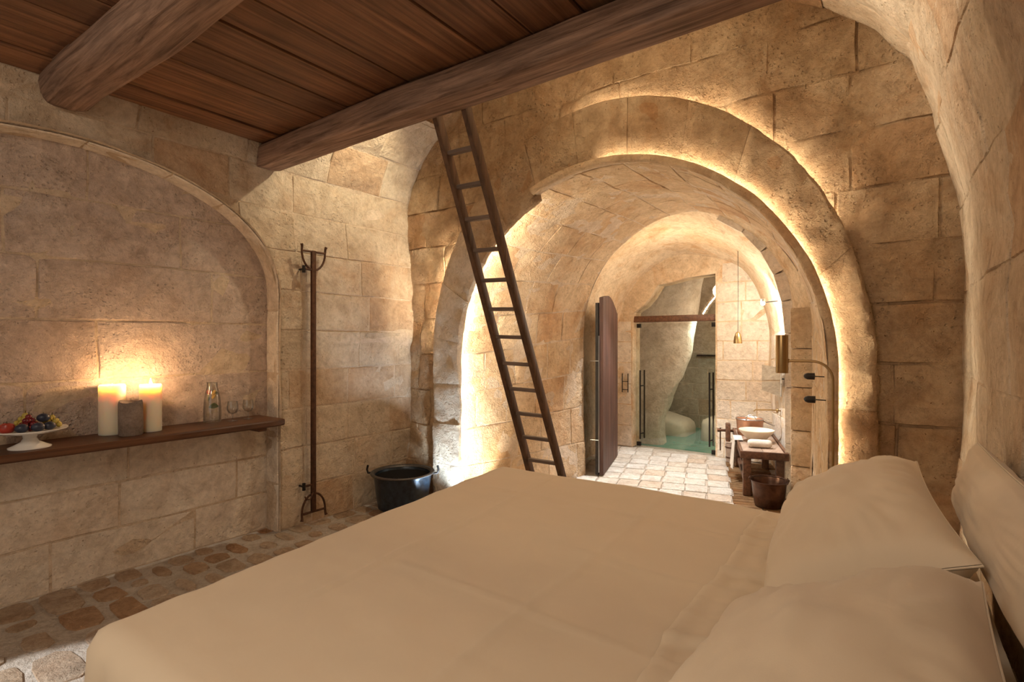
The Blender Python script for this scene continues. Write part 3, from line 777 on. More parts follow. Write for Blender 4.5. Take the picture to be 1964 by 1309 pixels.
def candle(x, y, r, hgt, label, tall, watts):
    c = thing('pillar_candle', label, 'candle', (x, y, SZ), 'ivory candles on the shelf')
    m_ = MB(); m_.lathe([(r * 0.97, 0.0), (r, 0.006), (r, hgt * 0.5), (r, hgt - 0.008), (r * 0.94, hgt), (r * 0.84, hgt - 0.004), (r * 0.74, hgt - 0.030), (r * 0.3, hgt - 0.036), (0.004, hgt - 0.036)], (x, y, SZ + 0.001), 32)
    m_.build('wax_body', M['wax'], c, True, 60)
    m_ = MB(); m_.tube([(x, y, SZ + hgt - 0.036), (x, y, SZ + hgt - 0.016)], 0.0025, 6); m_.build('wick', M['black_iron'], c)
    fz = SZ + hgt - 0.022 + (0.0 if tall else -0.006); fh = 0.062 if tall else 0.034
    m_ = MB(); m_.lathe([(0.0015, 0.0), (0.009, fh * 0.2), (0.0105, fh * 0.38), (0.006, fh * 0.68), (0.0008, fh)], (x, y, fz), 12)
    m_.build('flame', M['flame'], c)
    light('POINT', 'candle_light', (x + 0.0, y, fz + fh * 0.75 + 0.020), watts, (1.0, 0.60, 0.30), shadow_soft_size=0.012)
candle(-4.125, 1.295, 0.073, 0.322, 'left tall lit ivory pillar candle beside the fruit stand', False, 1.5)
candle(-4.055, 1.49, 0.064, 0.315, 'right tall lit ivory pillar candle with upright flame', True, 6.0)
m_ = MB(); rows = []
for z in (0, 0.008, 0.07, 0.14, 0.20, 0.218):
    r = 0.066 * (0.93 if z in (0, 0.218) else 1.0)
    rows.append([(-3.985 + r * math.cos(t) * (1 + 0.05 * nz((math.cos(t), math.sin(t), z * 6), 1.3, 2)), 1.352 + r * math.sin(t) * (1 + 0.05 * nz((math.cos(t), math.sin(t), z * 6 + 4), 1.3, 2)), SZ + 0.001 + z + (0.008 * math.sin(t * 2) if z > 0.19 else 0)) for t in [2 * PI * j / 24 for j in range(24)]])
m_.grid(rows, True, True); gc = m_.build('stone_candle', M['grey_candle'], None, True, 50); tag(gc, 'short grey unlit stone-like candle between the two ivory candles', 'candle')
# fruit stand
FX, FY = -3.985, 0.86
fs = thing('cake_stand', 'white porcelain footed cake stand holding fruit', 'cake stand', (FX, FY, SZ))
m_ = MB(); m_.lathe([(0.095, 0.0), (0.095, 0.006), (0.070, 0.018), (0.040, 0.035), (0.030, 0.055), (0.036, 0.078), (0.02, 0.08)], (FX, FY, SZ + 0.001), 32); m_.build('stand_foot', M['porcelain'], fs)
m_ = MB(); m_.lathe([(0.03, 0.078), (0.10, 0.083), (0.150, 0.092), (0.168, 0.102), (0.169, 0.107), (0.160, 0.106), (0.10, 0.092), (0.01, 0.088)], (FX, FY, SZ + 0.001), 40); m_.build('stand_plate', M['porcelain'], fs)
PZ = SZ + 0.099
def bunch(pts, mat, r, label):
    c = Vector((sum(p[0] for p in pts) / len(pts), sum(p[1] for p in pts) / len(pts), PZ))
    b = thing('grape_bunch', label, 'grapes', c)
    g0 = None
    for p in pts:
        if g0 is None:
            m_ = MB(); sphere_mesh(m_, (c.x, c.y, c.z), r, 10, 7, (1, 1, 1.15)); g0 = m_.build('grape', mat, b); g = g0
        else:
            g = g0.copy(); COL.objects.link(g); g.parent = b
        g.location = Vector(p) - c
    top = max(pts, key=lambda p: p[2])
    m_ = MB(); m_.tube([(c.x, c.y, c.z + r), (lerp(c.x, top[0], .5), lerp(c.y, top[1], .5), top[2]), (top[0], top[1], top[2] + 0.028)], 0.003, 6); m_.build('bunch_stem', M['stem'], b)
def heap(cx, cy, sx, sy, layers, r, rnd):
    out = []
    for L, n in enumerate(layers):
        for k in range(n):
            a = 2 * PI * (k + 0.4 * L) / n; q = (0.95 - 0.30 * L) * (1 if n > 1 else 0)
            out.append((cx + sx * q * math.cos(a), cy + sy * q * math.sin(a), PZ + r * 1.15 + L * r * 1.5 + rnd.uniform(0, 0.003)))
    return out
rr = random.Random(3)
bunch(heap(FX - 0.02, FY + 0.098, 0.040, 0.042, (7, 5, 2), 0.0135, rr), M['grape_y'], 0.0135, 'yellow green grape bunch at the right of the cake stand')
bunch(heap(FX - 0.075, FY - 0.005, 0.045, 0.055, (8, 6, 4, 2), 0.0135, rr), M['grape_y'], 0.0135, 'yellow green grape bunch at the back of the cake stand')
bunch(heap(FX + 0.03, FY - 0.012, 0.036, 0.045, (8, 6, 4, 2), 0.0135, rr), M['grape_r'], 0.0135, 'dark red grape bunch in the middle of the cake stand')
pl = None
for (x, y, z, s, lab) in ((0.095, -0.055, 0, 1.0, 'dark blue plum at the front left rim of the cake stand'), (0.102, 0.012, 0, 1.0, 'dark blue plum at the front of the cake stand'), (0.078, 0.068, 0, 0.95, 'greyish blue plum at the front right of the cake stand'), (0.015, 0.055, 0.040, 1.0, 'dark blue plum on top of the fruit heap')):
    t_ = thing('plum', lab, 'plum', (FX + x, FY + y, PZ + z), 'plums on the cake stand')
    m_ = MB(); sphere_mesh(m_, (FX + x, FY + y, PZ + z + 0.026 * s), 0.025 * s, 14, 10, (1, 1.25, 1.0)); m_.build('plum_flesh', M['plum'], t_)
    m_ = MB(); m_.tube([(FX + x, FY + y, PZ + z + 0.048 * s), (FX + x + 0.003, FY + y, PZ + z + 0.058 * s)], 0.0015, 5); m_.build('plum_stem', M['stem'], t_)
t_ = thing('apple', 'small red apple at the left of the cake stand', 'apple', (FX + 0.04, FY - 0.105, PZ))
m_ = MB(); m_.lathe([(0.010, 0.003), (0.024, 0.002), (0.034, 0.014), (0.036, 0.030), (0.030, 0.046), (0.016, 0.053), (0.004, 0.047)], (FX + 0.04, FY - 0.105, PZ + 0.002), 18); m_.build('apple_flesh', M['apple'], t_)
m_ = MB(); m_.tube([(FX + 0.04, FY - 0.105, PZ + 0.048), (FX + 0.044, FY - 0.105, PZ + 0.066)], 0.0018, 5); m_.build('apple_stem', M['stem'], t_)
# carafe
GX, GYc = -4.135, 1.925
car = thing('carafe', 'clear glass carafe with fruit and herbs on the shelf', 'carafe', (GX, GYc, SZ))
m_ = MB(); m_.lathe([(0.058, 0.0), (0.061, 0.006), (0.060, 0.10), (0.055, 0.17), (0.046, 0.225), (0.036, 0.265), (0.036, 0.292), (0.040, 0.298), (0.034, 0.292), (0.034, 0.265), (0.044, 0.222), (0.053, 0.168), (0.057, 0.10), (0.057, 0.016), (0.01, 0.014)], (GX, GYc, SZ + 0.001), 28); m_.build('carafe_glass', M['glass'], car)
rr = random.Random(2)
for i, (z, mat, nm) in enumerate(((0.115, 'leaf', 'herb_leaf'), (0.120, 'leaf', 'herb_leaf'), (0.17, 'leaf', 'herb_leaf'), (0.195, 'lemon', 'citrus_slice'), (0.215, 'leaf', 'herb_leaf'), (0.225, 'berry', 'berry'), (0.222, 'lemon', 'citrus_slice'))):
    a = i * 2.1; c = Vector((GX + 0.022 * math.cos(a), GYc + 0.022 * math.sin(a), SZ + z)); m_ = MB()
    if nm == 'berry': sphere_mesh(m_, c, 0.018, 10, 8)
    elif nm == 'citrus_slice': m_.lathe([(0.004, -0.003), (0.021, -0.003), (0.021, 0.003), (0.004, 0.003)], c, 14); R = Matrix.Rotation(1.1, 3, 'X'); m_.map(lambda p: R @ (p - c) + c)
    else:
        L = 0.036; m_.grid([[c + Vector((L * (u - .5) * 2 * math.cos(a + 1.5), L * (u - .5) * 2 * math.sin(a + 1.5), w * 0.017 * math.sin(PI * min(max(u, 0.03), 0.97)) + 0.004 * math.sin(3 * u) + t)) for w, t in ((-1, 0), (0, 0.001), (1, 0), (0, -0.002))] for u in [k / 6 for k in range(7)]], True, True)
    m_.build(nm, M[mat], car)
gl = None
for (x, y, lab) in ((-4.055, 2.035, 'left of two small stemmed glasses, nearest the carafe'), (-4.075, 2.165, 'right of two small stemmed glasses, nearest the shelf end')):
    if gl is None:
        gl = thing('stemmed_glass', lab, 'glass', (x, y, SZ), 'stemmed glasses on the shelf'); g = gl
        m_ = MB(); m_.lathe([(0.038, 0.0), (0.038, 0.003), (0.008, 0.008), (0.004, 0.008)], (x, y, SZ + 0.001), 24); m_.build('glass_foot', M['glass'], gl)
        m_ = MB(); m_.lathe([(0.006, 0.006), (0.0045, 0.03), (0.007, 0.055)], (x, y, SZ + 0.001), 12); m_.build('glass_stem', M['glass'], gl)
        m_ = MB(); m_.lathe([(0.005, 0.052), (0.028, 0.062), (0.040, 0.085), (0.040, 0.11), (0.034, 0.150), (0.032, 0.150), (0.038, 0.11), (0.037, 0.087), (0.026, 0.066), (0.004, 0.058)], (x, y, SZ + 0.001), 28); m_.build('glass_bowl', M['glass'], gl)
    else:
        g = gl.copy(); COL.objects.link(g); g.location = (x, y, SZ); tag(g, lab, 'glass', 'stemmed glasses on the shelf')
        for ch in list(gl.children):
            c = ch.copy(); COL.objects.link(c); c.parent = g

# ---------------------------------------------------------------- bed
BZ = 0.74; bx0, bx1, by0, by1 = -2.13, 0.22, 0.52, 2.84
bed = thing('bed', 'wide low double bed under the pale bedspread', 'bed', ((bx0 + bx1) / 2, (by0 + by1) / 2, 0))
m_ = MB(); m_.box((bx0 + 0.38, by0 + 0.16, 0.10), (bx1 - 0.02, by1 - 0.16, 0.34), 0.02); m_.build('bed_base', M['shelf'], bed)
m_ = MB(); m_.box((bx0 + 0.32, by0 + 0.10, 0.342), (bx1 - 0.01, by1 - 0.10, 0.70), 0.06); m_.build('mattress', M['linen'], bed)
for x in (bx0 + 0.5, bx1 - 0.2):
    for y in (by0 + 0.3, by1 - 0.3):
        m_ = MB(); m_.lathe([(0.035, 0.001), (0.04, 0.11)], (x, y, 0), 14); m_.build('leg', M['shelf'], bed)
def bed_top(x, y):
    z = 0.010 * nz((x, y, 0), 1.6, 3) + 0.0035 * nz((x * 1.5, y * 6, 2), 1.5, 2)
    z += 0.012 * math.sin((x - bx0) / (bx1 - bx0) * PI)
    for yy, xa, xb in ((1.32, -1.6, -0.42), (1.80, -1.05, -0.42), (2.32, -1.9, -0.42)):
        if xa < x < xb: z += 0.0075 * math.exp(-((y - yy - 0.02 * math.sin(x * 3)) / 0.012) ** 2)
    for xx, ya, yb in ((-0.965, 0.6, 2.7), (-1.65, 1.0, 2.75)):
        if ya < y < yb: z += 0.007 * math.exp(-((x - xx - 0.015 * math.sin(y * 4)) / 0.012) ** 2)
    # gathered wrinkles near the hem
    k = math.exp(-((x + 0.36) / 0.09) ** 2); z += k * 0.006 * nz((x * 3, y * 11, 5), 1.6, 3)
    return z
def skew(p):
    k = (bx1 - p[0]) / (bx1 - bx0); t = min(1.1, (p[1] - 0.55) / 2.25)
    return (p[0] + 0.23 * (1 - t) * max(0, k), p[1], p[2])
rad = 0.065; drop = BZ - 0.05
ext = rad * PI / 2 + (drop - rad)
def axis_vals(lo, hi, n): # coarse outside, fine on top
    out = []
    for i in range(15): out.append(lo - ext + ext * i / 15)
    for i in range(n + 1): out.append(lerp(lo, hi, i / n))
    for i in range(1, 16): out.append(hi + ext * i / 15)
    return out
ix0, ix1, iy0, iy1 = bx0 + rad, bx1 + 0.02, by0 + rad, by1 - rad
XS = [v for v in axis_vals(ix0, ix1, 125) if v <= ix1 + 1e-6]; YS = axis_vals(iy0, iy1, 115)
rows = []
for s in XS:
    row = []
    for t in YS:
        cx, cy = min(max(s, ix0), ix1), min(max(t, iy0), iy1)
        ox, oy = s - cx, t - cy; dist = max(abs(ox), abs(oy)); L = math.hypot(ox, oy)
        if dist < 1e-9:
            row.append((s, t, BZ + bed_top(s, t))); continue
        dx, dy = ox / L, oy / L
        a = min(dist / rad, PI / 2); hz = rad * math.sin(a); dz = rad * (1 - math.cos(a)) + max(0, dist - rad * PI / 2)
        down = max(0, dist - rad * 0.9) / (ext)
        per = cx * 1.0 + cy * 1.0 + math.atan2(dy, dx) * rad * 1.6
        rip = down * (0.030 * math.sin(per * 21 + 2 * math.sin(per * 5)) + 0.022 * math.sin(per * 43 + 1.0)) * (0.55 + 0.8 * min(1, abs(dx * dy) * 2.2))
        hz += rip * 1.9 + 0.03 * down
        row.append((cx + dx * hz, cy + dy * hz, max(0.03, BZ + bed_top(cx, cy) - dz)))
    rows.append([skew(p) for p in row])
m_ = MB(); m_.grid(rows); cover = m_.build('bedspread', M['linen'], None, True, None); tag(cover, 'smooth beige bedspread draped over the bed to the floor', 'bedspread')
# folded hem band at the pillow end (a second layer with stitched edge)
rows = []
for i in range(15):
    x = lerp(-0.50, -0.22, i / 14); row = []
    for j in range(121):
        y = lerp(by0 + 0.14, by1 - 0.12, j / 120)
        xx = x + 0.010 * math.sin(y * 7) * (1 if i < 12 else 0) + 0.006 * nz((x, y, 3), 6, 2)
        z = BZ + bed_top(xx, y) + 0.009 + 0.011 * nz((x * 2, y * 9, 8), 1.7, 3) + (0.006 if i in (0, 1, 5) else 0)
        if i == 0: z -= 0.008
        # sharp tuck folds
        for yy in (0.95, 1.46, 1.98, 2.42): z += 0.016 * math.exp(-((y - yy - 0.25 * (x + 0.3)) / 0.018) ** 2)
        row.append((xx, y, z))
    rows.append(row)
m_ = MB(); m_.grid(rows); m_.build('hem_band', M['linen'], cover, True, None)
# pillows
def pillow(corner_bl, corner_br, corner_tr, corner_tl, thick, label, seed):
    """corners of the pillow mid-plane: bottom-left, bottom-right, top-right, top-left"""
    c = [Vector(p) for p in (corner_bl, corner_br, corner_tr, corner_tl)]
    ctr = sum(c, Vector()) / 4; nrm = (c[1] - c[0]).cross(c[3] - c[0]).normalized()
    if nrm.z < 0: nrm = -nrm
    base = Vector((ctr.x, ctr.y, min(p.z for p in c)))
    t_ = thing('pillow', label, 'pillow', base, 'pillows on the bed')
    n, m = 46, 36
    def pt(i, j, sd):
        u, v = -1 + 2 * i / n, -1 + 2 * j / m
        uu = u * (1 - 0.055 * (1 - v * v)); vv = v * (1 - 0.075 * (1 - u * u))
        a, b = (uu + 1) / 2, (vv + 1) / 2
        p = (c[0] * (1 - a) + c[1] * a) * (1 - b) + (c[3] * (1 - a) + c[2] * a) * b
        h = (max(0, 1 - abs(u) ** 2.3) ** 0.62) * (max(0, 1 - abs(v) ** 2.3) ** 0.62)
        edge = 1 - h
        w = 0.026 * nz((u * 1.5 + seed, v * 1.5, sd), 1.0, 3) * h
        rad_ = math.hypot(u, v); ang = math.atan2(v, u)
        w += 0.004 * math.sin(ang * 26 + 3 * noise.noise(Vector((u * 3, v * 3, seed)))) * math.exp(-((rad_ - 0.86) / 0.16) ** 2) * min(1, h * 3)
        w += 0.024 * (1 - abs(noise.noise(Vector((u * 2.6 + v * 1.8 + seed, v * 0.9, seed * 2))))) * min(1, edge * 1.5) * min(1, h * 4)
        return p + nrm * sd * (thick * h + w * min(1, thick / 0.11) + 0.004)
    m_ = MB(); m_.grid([[pt(i, j, 1) for j in range(m + 1)] for i in range(n + 1)]); m_.grid([[pt(i, m - j, -1) for j in range(m + 1)] for i in range(n + 1)])
    m_.build('pillowcase', M['linen'], t_, True, None)
    # stitched seam around the edge
    pts = [pt(i, 0, 0) for i in range(n)] + [pt(n, j, 0) for j in range(m)] + [pt(n - i, m, 0) for i in range(n)] + [pt(0, m - j, 0) for j in range(m)]
    s = MB(); s.tube(pts + [pts[0]], 0.0028, 6); s.build('pillow_seam', M['linen'], t_)
pillow((-0.37, 2.76, 0.825), (-0.30, 1.62, 0.825), (0.165, 1.60, 1.05), (0.075, 2.60, 1.09), 0.150, 'middle pillow leaning on the far half of the bed head', 1.3)
pillow((0.195, 2.66, 0.95), (0.215, 1.40, 0.95), (0.262, 1.36, 1.23), (0.245, 2.50, 1.20), 0.050, 'pillow propped upright against the wall behind the middle one', 4.1)
pillow((-0.32, 1.45, 0.845), (-0.34, 0.40, 0.845), (0.15, 0.38, 1.06), (0.15, 1.46, 1.06), 0.155, 'nearest pillow at the near half of the bed head', 7.7)

# ---------------------------------------------------------------- brass reading lamp beyond the bed
lamp = thing('reading_lamp', 'brass reading lamp with cylinder shade beyond the far pillow', 'lamp', (-0.237, 3.0, 0))
m_ = MB(); pts = [(-0.237, 3.0, 0.02), (-0.237, 3.0, 0.7), (-0.237, 3.0, 1.37)] + [(-0.237 - 0.09 * (1 - math.cos(PI / 2 * i / 8)), 3.0, 1.37 + 0.09 * math.sin(PI / 2 * i / 8)) for i in range(1, 9)] + [(-0.44, 3.0, 1.46)]
m_.tube(pts, 0.0062, 10); m_.build('lamp_arm', M['brass'], lamp)
m_ = MB(); m_.lathe([(0.028, 0.0), (0.029, 0.003), (0.029, 0.190), (0.028, 0.193), (0.02, 0.193), (0.022, 0.06), (0.022, 0.0)], (-0.46, 3.0, 1.397), 28); m_.build('lamp_shade', M['brass'], lamp)
m_ = MB(); m_.lathe([(0.10, 0.001), (0.10, 0.014), (0.02, 0.022), (0.008, 0.04)], (-0.237, 3.0, 0), 28); m_.build('lamp_base', M['brass'], lamp)
m_ = MB(); m_.lathe([(0.012, 0.0), (0.012, 0.02)], (-0.438, 3.0, 1.45), 12); m_.build('lamp_joint', M['brass'], lamp)
# pegs on the passage wall
for (x, y, z, lab) in ((-0.45, 4.30, 1.31, 'upper dark rounded peg on a thin stem in the passage'), (-0.425, 4.10, 1.165, 'lower dark rounded peg on a thin stem in the passage')):
    t_ = thing('wall_peg', lab, 'peg', (x, y, z), 'dark pegs')
    xe = TK[0][1] + key(TK, y)[2] + 0 * x
    wx = key(TK, y)[0] + key(TK, y)[2]
    m_ = MB(); m_.tube([(x, y, z), (wx + 0.03, y, z - 0.002)], 0.004, 6); m_.build('peg_stem', M['black_iron'], t_)
    m_ = MB(); m_.tube([(x + 0.002, y, z), (x - 0.001, y, z), (x - 0.045, y, z), (x - 0.062, y, z), (x - 0.070, y, z)], [0.008, 0.024, 0.024, 0.017, 0.004], 14); m_.build('peg_head', M['black_iron'], t_, True, 50)

# ---------------------------------------------------------------- brown door leaf folded against the passage
door = struct(thing('door_1', 'dark brown arched door leaf standing open in the passage', 'door', (-2.78, 5.46, 0)))
p0 = Vector((-2.70, 5.56)); p1 = Vector((-3.02, 6.66)); d = (p1 - p0).normalized(); n = Vector((-d.y, d.x))
if n.x > 0: n = -n
def door_top(t): return 2.06 + 0.06 * math.sin(t * PI * 0.9) - 0.30 * max(0, t - 0.35) ** 1.4
nb = 6
for i in range(nb):
    a, b = i / nb + 0.003, (i + 1) / nb - 0.003; L = (p1 - p0).length
    q0, q1 = p0 + d * L * a, p0 + d * L * b
    v = []
    for (q, t) in ((q0, a), (q1, b)):
        for w in (0.0, 0.045):
            for z in (0.02, door_top(t)):
                v.append((q.x + n.x * w, q.y + n.y * w, z))
    obj('door_plank', v, [(0, 1, 5, 4), (2, 6, 7, 3), (0, 2, 3, 1), (4, 5, 7, 6), (1, 3, 7, 5), (0, 4, 6, 2)], M['door'], door, False)
for z in (0.3, 1.0, 1.7):
    m_ = MB(); q0 = p0 + n * 0.0475 + d * 0.04; q1 = p1 + n * 0.0475 - d * 0.04
    m_.tube([(q0.x, q0.y, z), (q1.x, q1.y, z)], 0.02, 6); m_.build('door_batten', M['door'], door)
q = p0 + n * 0.055
v = [(q.x + n.x * w, q.y + n.y * w + e, z) for w in (0.0, 0.035) for e in (0, 0.05) for z in (0.02, 2.0)]
obj('door_edge', v, [(0, 1, 3, 2), (4, 6, 7, 5), (0, 2, 6, 4), (1, 5, 7, 3), (0, 4, 5, 1), (2, 3, 7, 6)], M['black_iron'], door, False)
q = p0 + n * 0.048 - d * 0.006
m_ = MB(); m_.tube([(q.x, q.y, 0.05), (q.x, q.y, 1.62)], 0.006, 6); m_.build('door_glint_rod', M['steel'], door)  # stands in for the line of reflected light along the door edge
for z in (0.42, 1.33):
    m_ = MB(); m_.tube([(q.x, q.y, z), (q.x - 0.10, q.y - 0.02, z)], 0.005, 6); m_.build('door_rod_guide', M['steel'], door)

# ---------------------------------------------------------------- glazed opening: lintel, glass leaf, transom
lint = MB(); lint.box((-3.13, GY + 0.04, 1.835), (-1.93, GY + 0.16, 1.925), 0.008); lo = struct(lint.build('trim_lintel', M['table']))
gd = struct(thing('door_2', 'frameless clear glass door under a wooden lintel', 'door', (-2.5, GY + 0.10, 0)))
for (x0, x1) in ((-3.10, -2.955), (-2.945, -1.96)):
    m_ = MB(); m_.box((x0, GY + 0.095, 0.02), (x1, GY + 0.105, 1.815)); m_.build('glass_pane', M['door_glass'], gd, False)
for x, z in ((-3.06, 1.775), (-1.985, 1.775), (-3.06, 0.03), (-1.985, 0.03)):
    m_ = MB(); m_.box((x - 0.03, GY + 0.08, z - 0.02), (x + 0.03, GY + 0.12, z + 0.04), 0.004); m_.build('glass_clamp', M['black_iron'], gd)
for x in (-3.02, -2.03):
    for off in (0.045, 0.155):
        m_ = MB(); m_.tube([(x + (0.0 if off < 0.1 else 0.02), GY + off, 0.12), (x + (0.0 if off < 0.1 else 0.02), GY + off, 1.13)], 0.012, 8); h_ = m_.build('door_handle', M['black_iron'], gd)
    for z in (0.2, 0.9):
        m_ = MB(); m_.tube([(x, GY + 0.045, z), (x + 0.02, GY + 0.155, z)], 0.009, 8); m_.build('handle_post', M['black_iron'], gd)
tr = [(-3.12, 1.93), (-3.12, 1.86 + 0.07), (-3.10, 1.98), (-2.95, 2.08), (-2.84, 2.20), (-2.74, 2.36), (-2.55, 2.39), (-2.30, 2.44), (-1.94, 2.47), (-1.94, 1.93)]
tr = tr[1:]
vs = [(x, GY + 0.095, z) for x, z in tr] + [(x, GY + 0.105, z) for x, z in tr]; k = len(tr)
win = struct(obj('window_1', vs, [list(range(k))[::-1], list(range(k, 2 * k))] + [[j, (j + 1) % k, k + (j + 1) % k, k + j] for j in range(k)], M['door_glass'], None, False))
# iron latch on the wall left of the glass
lt = thing('wall_latch', 'small iron latch frame on the wall beside the brown door', 'latch', (-3.24, GY - 0.02, 0.8))
for dx in (-0.05, 0.04):
    m_ = MB(); m_.tube([(-3.22 + dx, GY - 0.025, 0.80), (-3.22 + dx, GY - 0.025, 1.08)], 0.007, 6); m_.build('latch_rod', M['black_iron'], lt)
for z in (0.84, 0.96):
    m_ = MB(); m_.tube([(-3.27, GY - 0.025, z), (-3.18, GY - 0.025, z)], 0.006, 6); m_.build('latch_bar', M['black_iron'], lt)

# ---------------------------------------------------------------- workbench with basin
tb = thing('workbench_table', 'old dark workbench used as washstand along the right wall', 'table', (-1.2, 6.4, 0))
A = Vector((-1.245, 5.66)); W = 0.44; LB = 1.50; TH = 0.46
def tp(u, v, z):  # u along depth, v to the right
    p = A + ax * u + bx * v; return Vector((p.x, p.y, z))
def tbox(u0, u1, v0, v1, z0, z1, ch=0.006):
    m_ = MB(); m_.box((v0, u0, z0), (v1, u1, z1), ch); m_.map(lambda p: tp(p.y, p.x, p.z)); return m_
for i in range(2): tbox(0.03, LB - 0.03, 0.03 + i * 0.19, 0.03 + (i + 1) * 0.19 - 0.003, TH - 0.045, TH - 0.012, 0.004).build('top_board', M['table_top'], tb)
tbox(0, 0.03, 0, W, TH - 0.075, TH).build('front_rail', M['table'], tb)
tbox(LB - 0.03, LB, 0, W, TH - 0.075, TH).build('back_rail', M['table'], tb)
tbox(0.03, LB - 0.03, 0, 0.028, TH - 0.075, TH).build('side_rail', M['table'], tb)
tbox(0.03, LB - 0.03, W - 0.028, W, TH - 0.075, TH).build('side_rail', M['table'], tb)
for u in (0.05, LB - 0.13):
    for v in (0.03, W - 0.11):
        tbox(u, u + 0.08, v, v + 0.075, 0.001, TH - 0.05).build('leg', M['table'], tb)
tbox(0.13, LB - 0.13, 0.05, 0.09, 0.07, 0.12).build('stretcher', M['table'], tb)
tbox(0.0701, 0.11, 0.10, W - 0.11, 0.05, 0.10).build('stretcher', M['table'], tb)
m_ = MB(); m_.tube([tp(0.55, 0.2, 0.30), tp(0.55, 0.2, TH - 0.05)], 0.018, 10); m_.build('drain_pipe', M['black_iron'], tb)
# bench vice at the far left corner
vz = tbox(LB - 0.30, LB - 0.18, -0.09, -0.035, TH - 0.13, TH + 0.09, 0.012).build('vice_jaw', M['table'], tb)
m_ = MB(); m_.tube([tp(LB - 0.24, 0.0, TH - 0.0), tp(LB - 0.24, -0.17, TH - 0.0)], 0.017, 10); m_.build('vice_screw', M['iron'], tb)
m_ = MB(); m_.tube([tp(LB - 0.24, -0.15, TH - 0.25), tp(LB - 0.24, -0.15, TH + 0.03)], 0.008, 8); m_.build('vice_handle', M['iron'], tb)
m_ = MB(); m_.tube([tp(LB - 0.24, -0.16, TH), tp(LB - 0.24, -0.185, TH)], [0.026, 0.022], 10); m_.build('vice_boss', M['iron'], tb)
# basin
c = tp(0.66, 0.205, TH - 0.01)
bs = MB(); bs.lathe([(0.065, 0.0), (0.075, 0.006), (0.12, 0.05), (0.165, 0.10), (0.182, 0.125), (0.180, 0.131), (0.172, 0.128), (0.15, 0.095), (0.10, 0.045), (0.05, 0.02), (0.01, 0.018)], c, 36)
o = bs.build('wash_basin', M['clay'], None, True, 60); tag(o, 'round beige stone basin standing on the workbench', 'basin')
# rolled towel
c = tp(0.30, 0.205, TH - 0.011 + 0.042); rows = []
for i in range(15):
    v = lerp(-0.115, 0.115, i / 14); k = 0.6 if i in (0, 14) else (0.9 if i in (1, 13) else 1.0)
    row = []
    for j in range(18):
        t = 2 * PI * j / 18; r = 0.042 * k * (1 + 0.05 * nz((v * 8, math.cos(t), math.sin(t)), 1.2, 2)); p = c + Vector((bx.x * v, bx.y * v, 0)) + Vector((ax.x, ax.y, 0)) * r * 1.25 * math.cos(t) + Vector((0, 0, r * math.sin(t))); row.append(p)
    rows.append(row)
m_ = MB(); m_.grid(rows, True, True); o = m_.build('rolled_towel', M['towel'], None, True, 70); tag(o, 'beige towel roll lying on the workbench in front of the basin', 'towel')
# copper pot with long handle
c = tp(1.10, 0.17, TH - 0.01)
pt_ = thing('copper_pot', 'copper pot with long handle at the far end of the workbench', 'pot', c)
m_ = MB(); m_.lathe([(0.125, 0.0), (0.135, 0.01), (0.150, 0.18), (0.156, 0.185), (0.148, 0.19), (0.140, 0.18), (0.127, 0.02), (0.01, 0.015)], c, 32); m_.build('pot_body', M['copper_bright'], pt_)
m_ = MB(); m_.tube([c + Vector((bx.x, bx.y, 0)) * 0.15 + Vector((0, 0, 0.165)), c + Vector((bx.x, bx.y, 0)) * 0.235 - Vector((ax.x, ax.y, 0)) * 0.26 + Vector((0, 0, 0.155))], 0.008, 8); m_.build('pot_handle', M['steel'], pt_)
m_ = MB(); m_.lathe([(0.153, 0.182), (0.158, 0.19), (0.153, 0.198), (0.148, 0.19)], c, 32, False); m_.grid([m_.v[-32:], m_.v[:32]], True); m_.build('pot_rim', M['steel'], pt_)
m_ = MB(); m_.tube([c + Vector((bx.x, bx.y, 0)) * (0.055 * math.cos(t)) - Vector((ax.x, ax.y, 0)) * 0.15 + Vector((0, 0, 0.185 + 0.065 * math.sin(t))) for t in [PI * k / 10 for k in range(11)]], 0.006, 8); m_.build('pot_loop', M['steel'], pt_)
# hanging towel on the bench side
rows = []
for i in range(15):
    z = lerp(TH + 0.005, 0.14, i / 14); row = []
    for j in range(19):
        u = lerp(0.60, 0.92, j / 18); w = -0.022 - 0.020 * math.sin(j * 1.25) * (0.2 + 0.8 * i / 14) - 0.02 * (i / 14)
        row.append(tp(u + 0.02 * (i / 14) * (j / 18 - .5), w, z + 0.02 * math.sin(j * 0.6) * (i / 14)))
    rows.append(row)
top = [[tp(lerp(0.60, 0.92, j / 18), 0.06, TH + 0.005) for j in range(19)]]
rows = top + rows
bk = [[p + Vector((bx.x, bx.y, 0)) * 0.006 - Vector((0, 0, 0.002)) for p in r] for r in rows]
m_ = MB(); m_.grid(rows); m_.grid([r[::-1] for r in bk]); m_.grid([[r[0] for r in bk], [r[0] for r in rows]]); m_.grid([[r[-1] for r in rows], [r[-1] for r in bk]]); m_.grid([rows[-1], bk[-1]])
o = m_.build('hanging_towel', M['towel'], None, True, 70); tag(o, 'pale towel hanging over the left side of the workbench', 'towel')
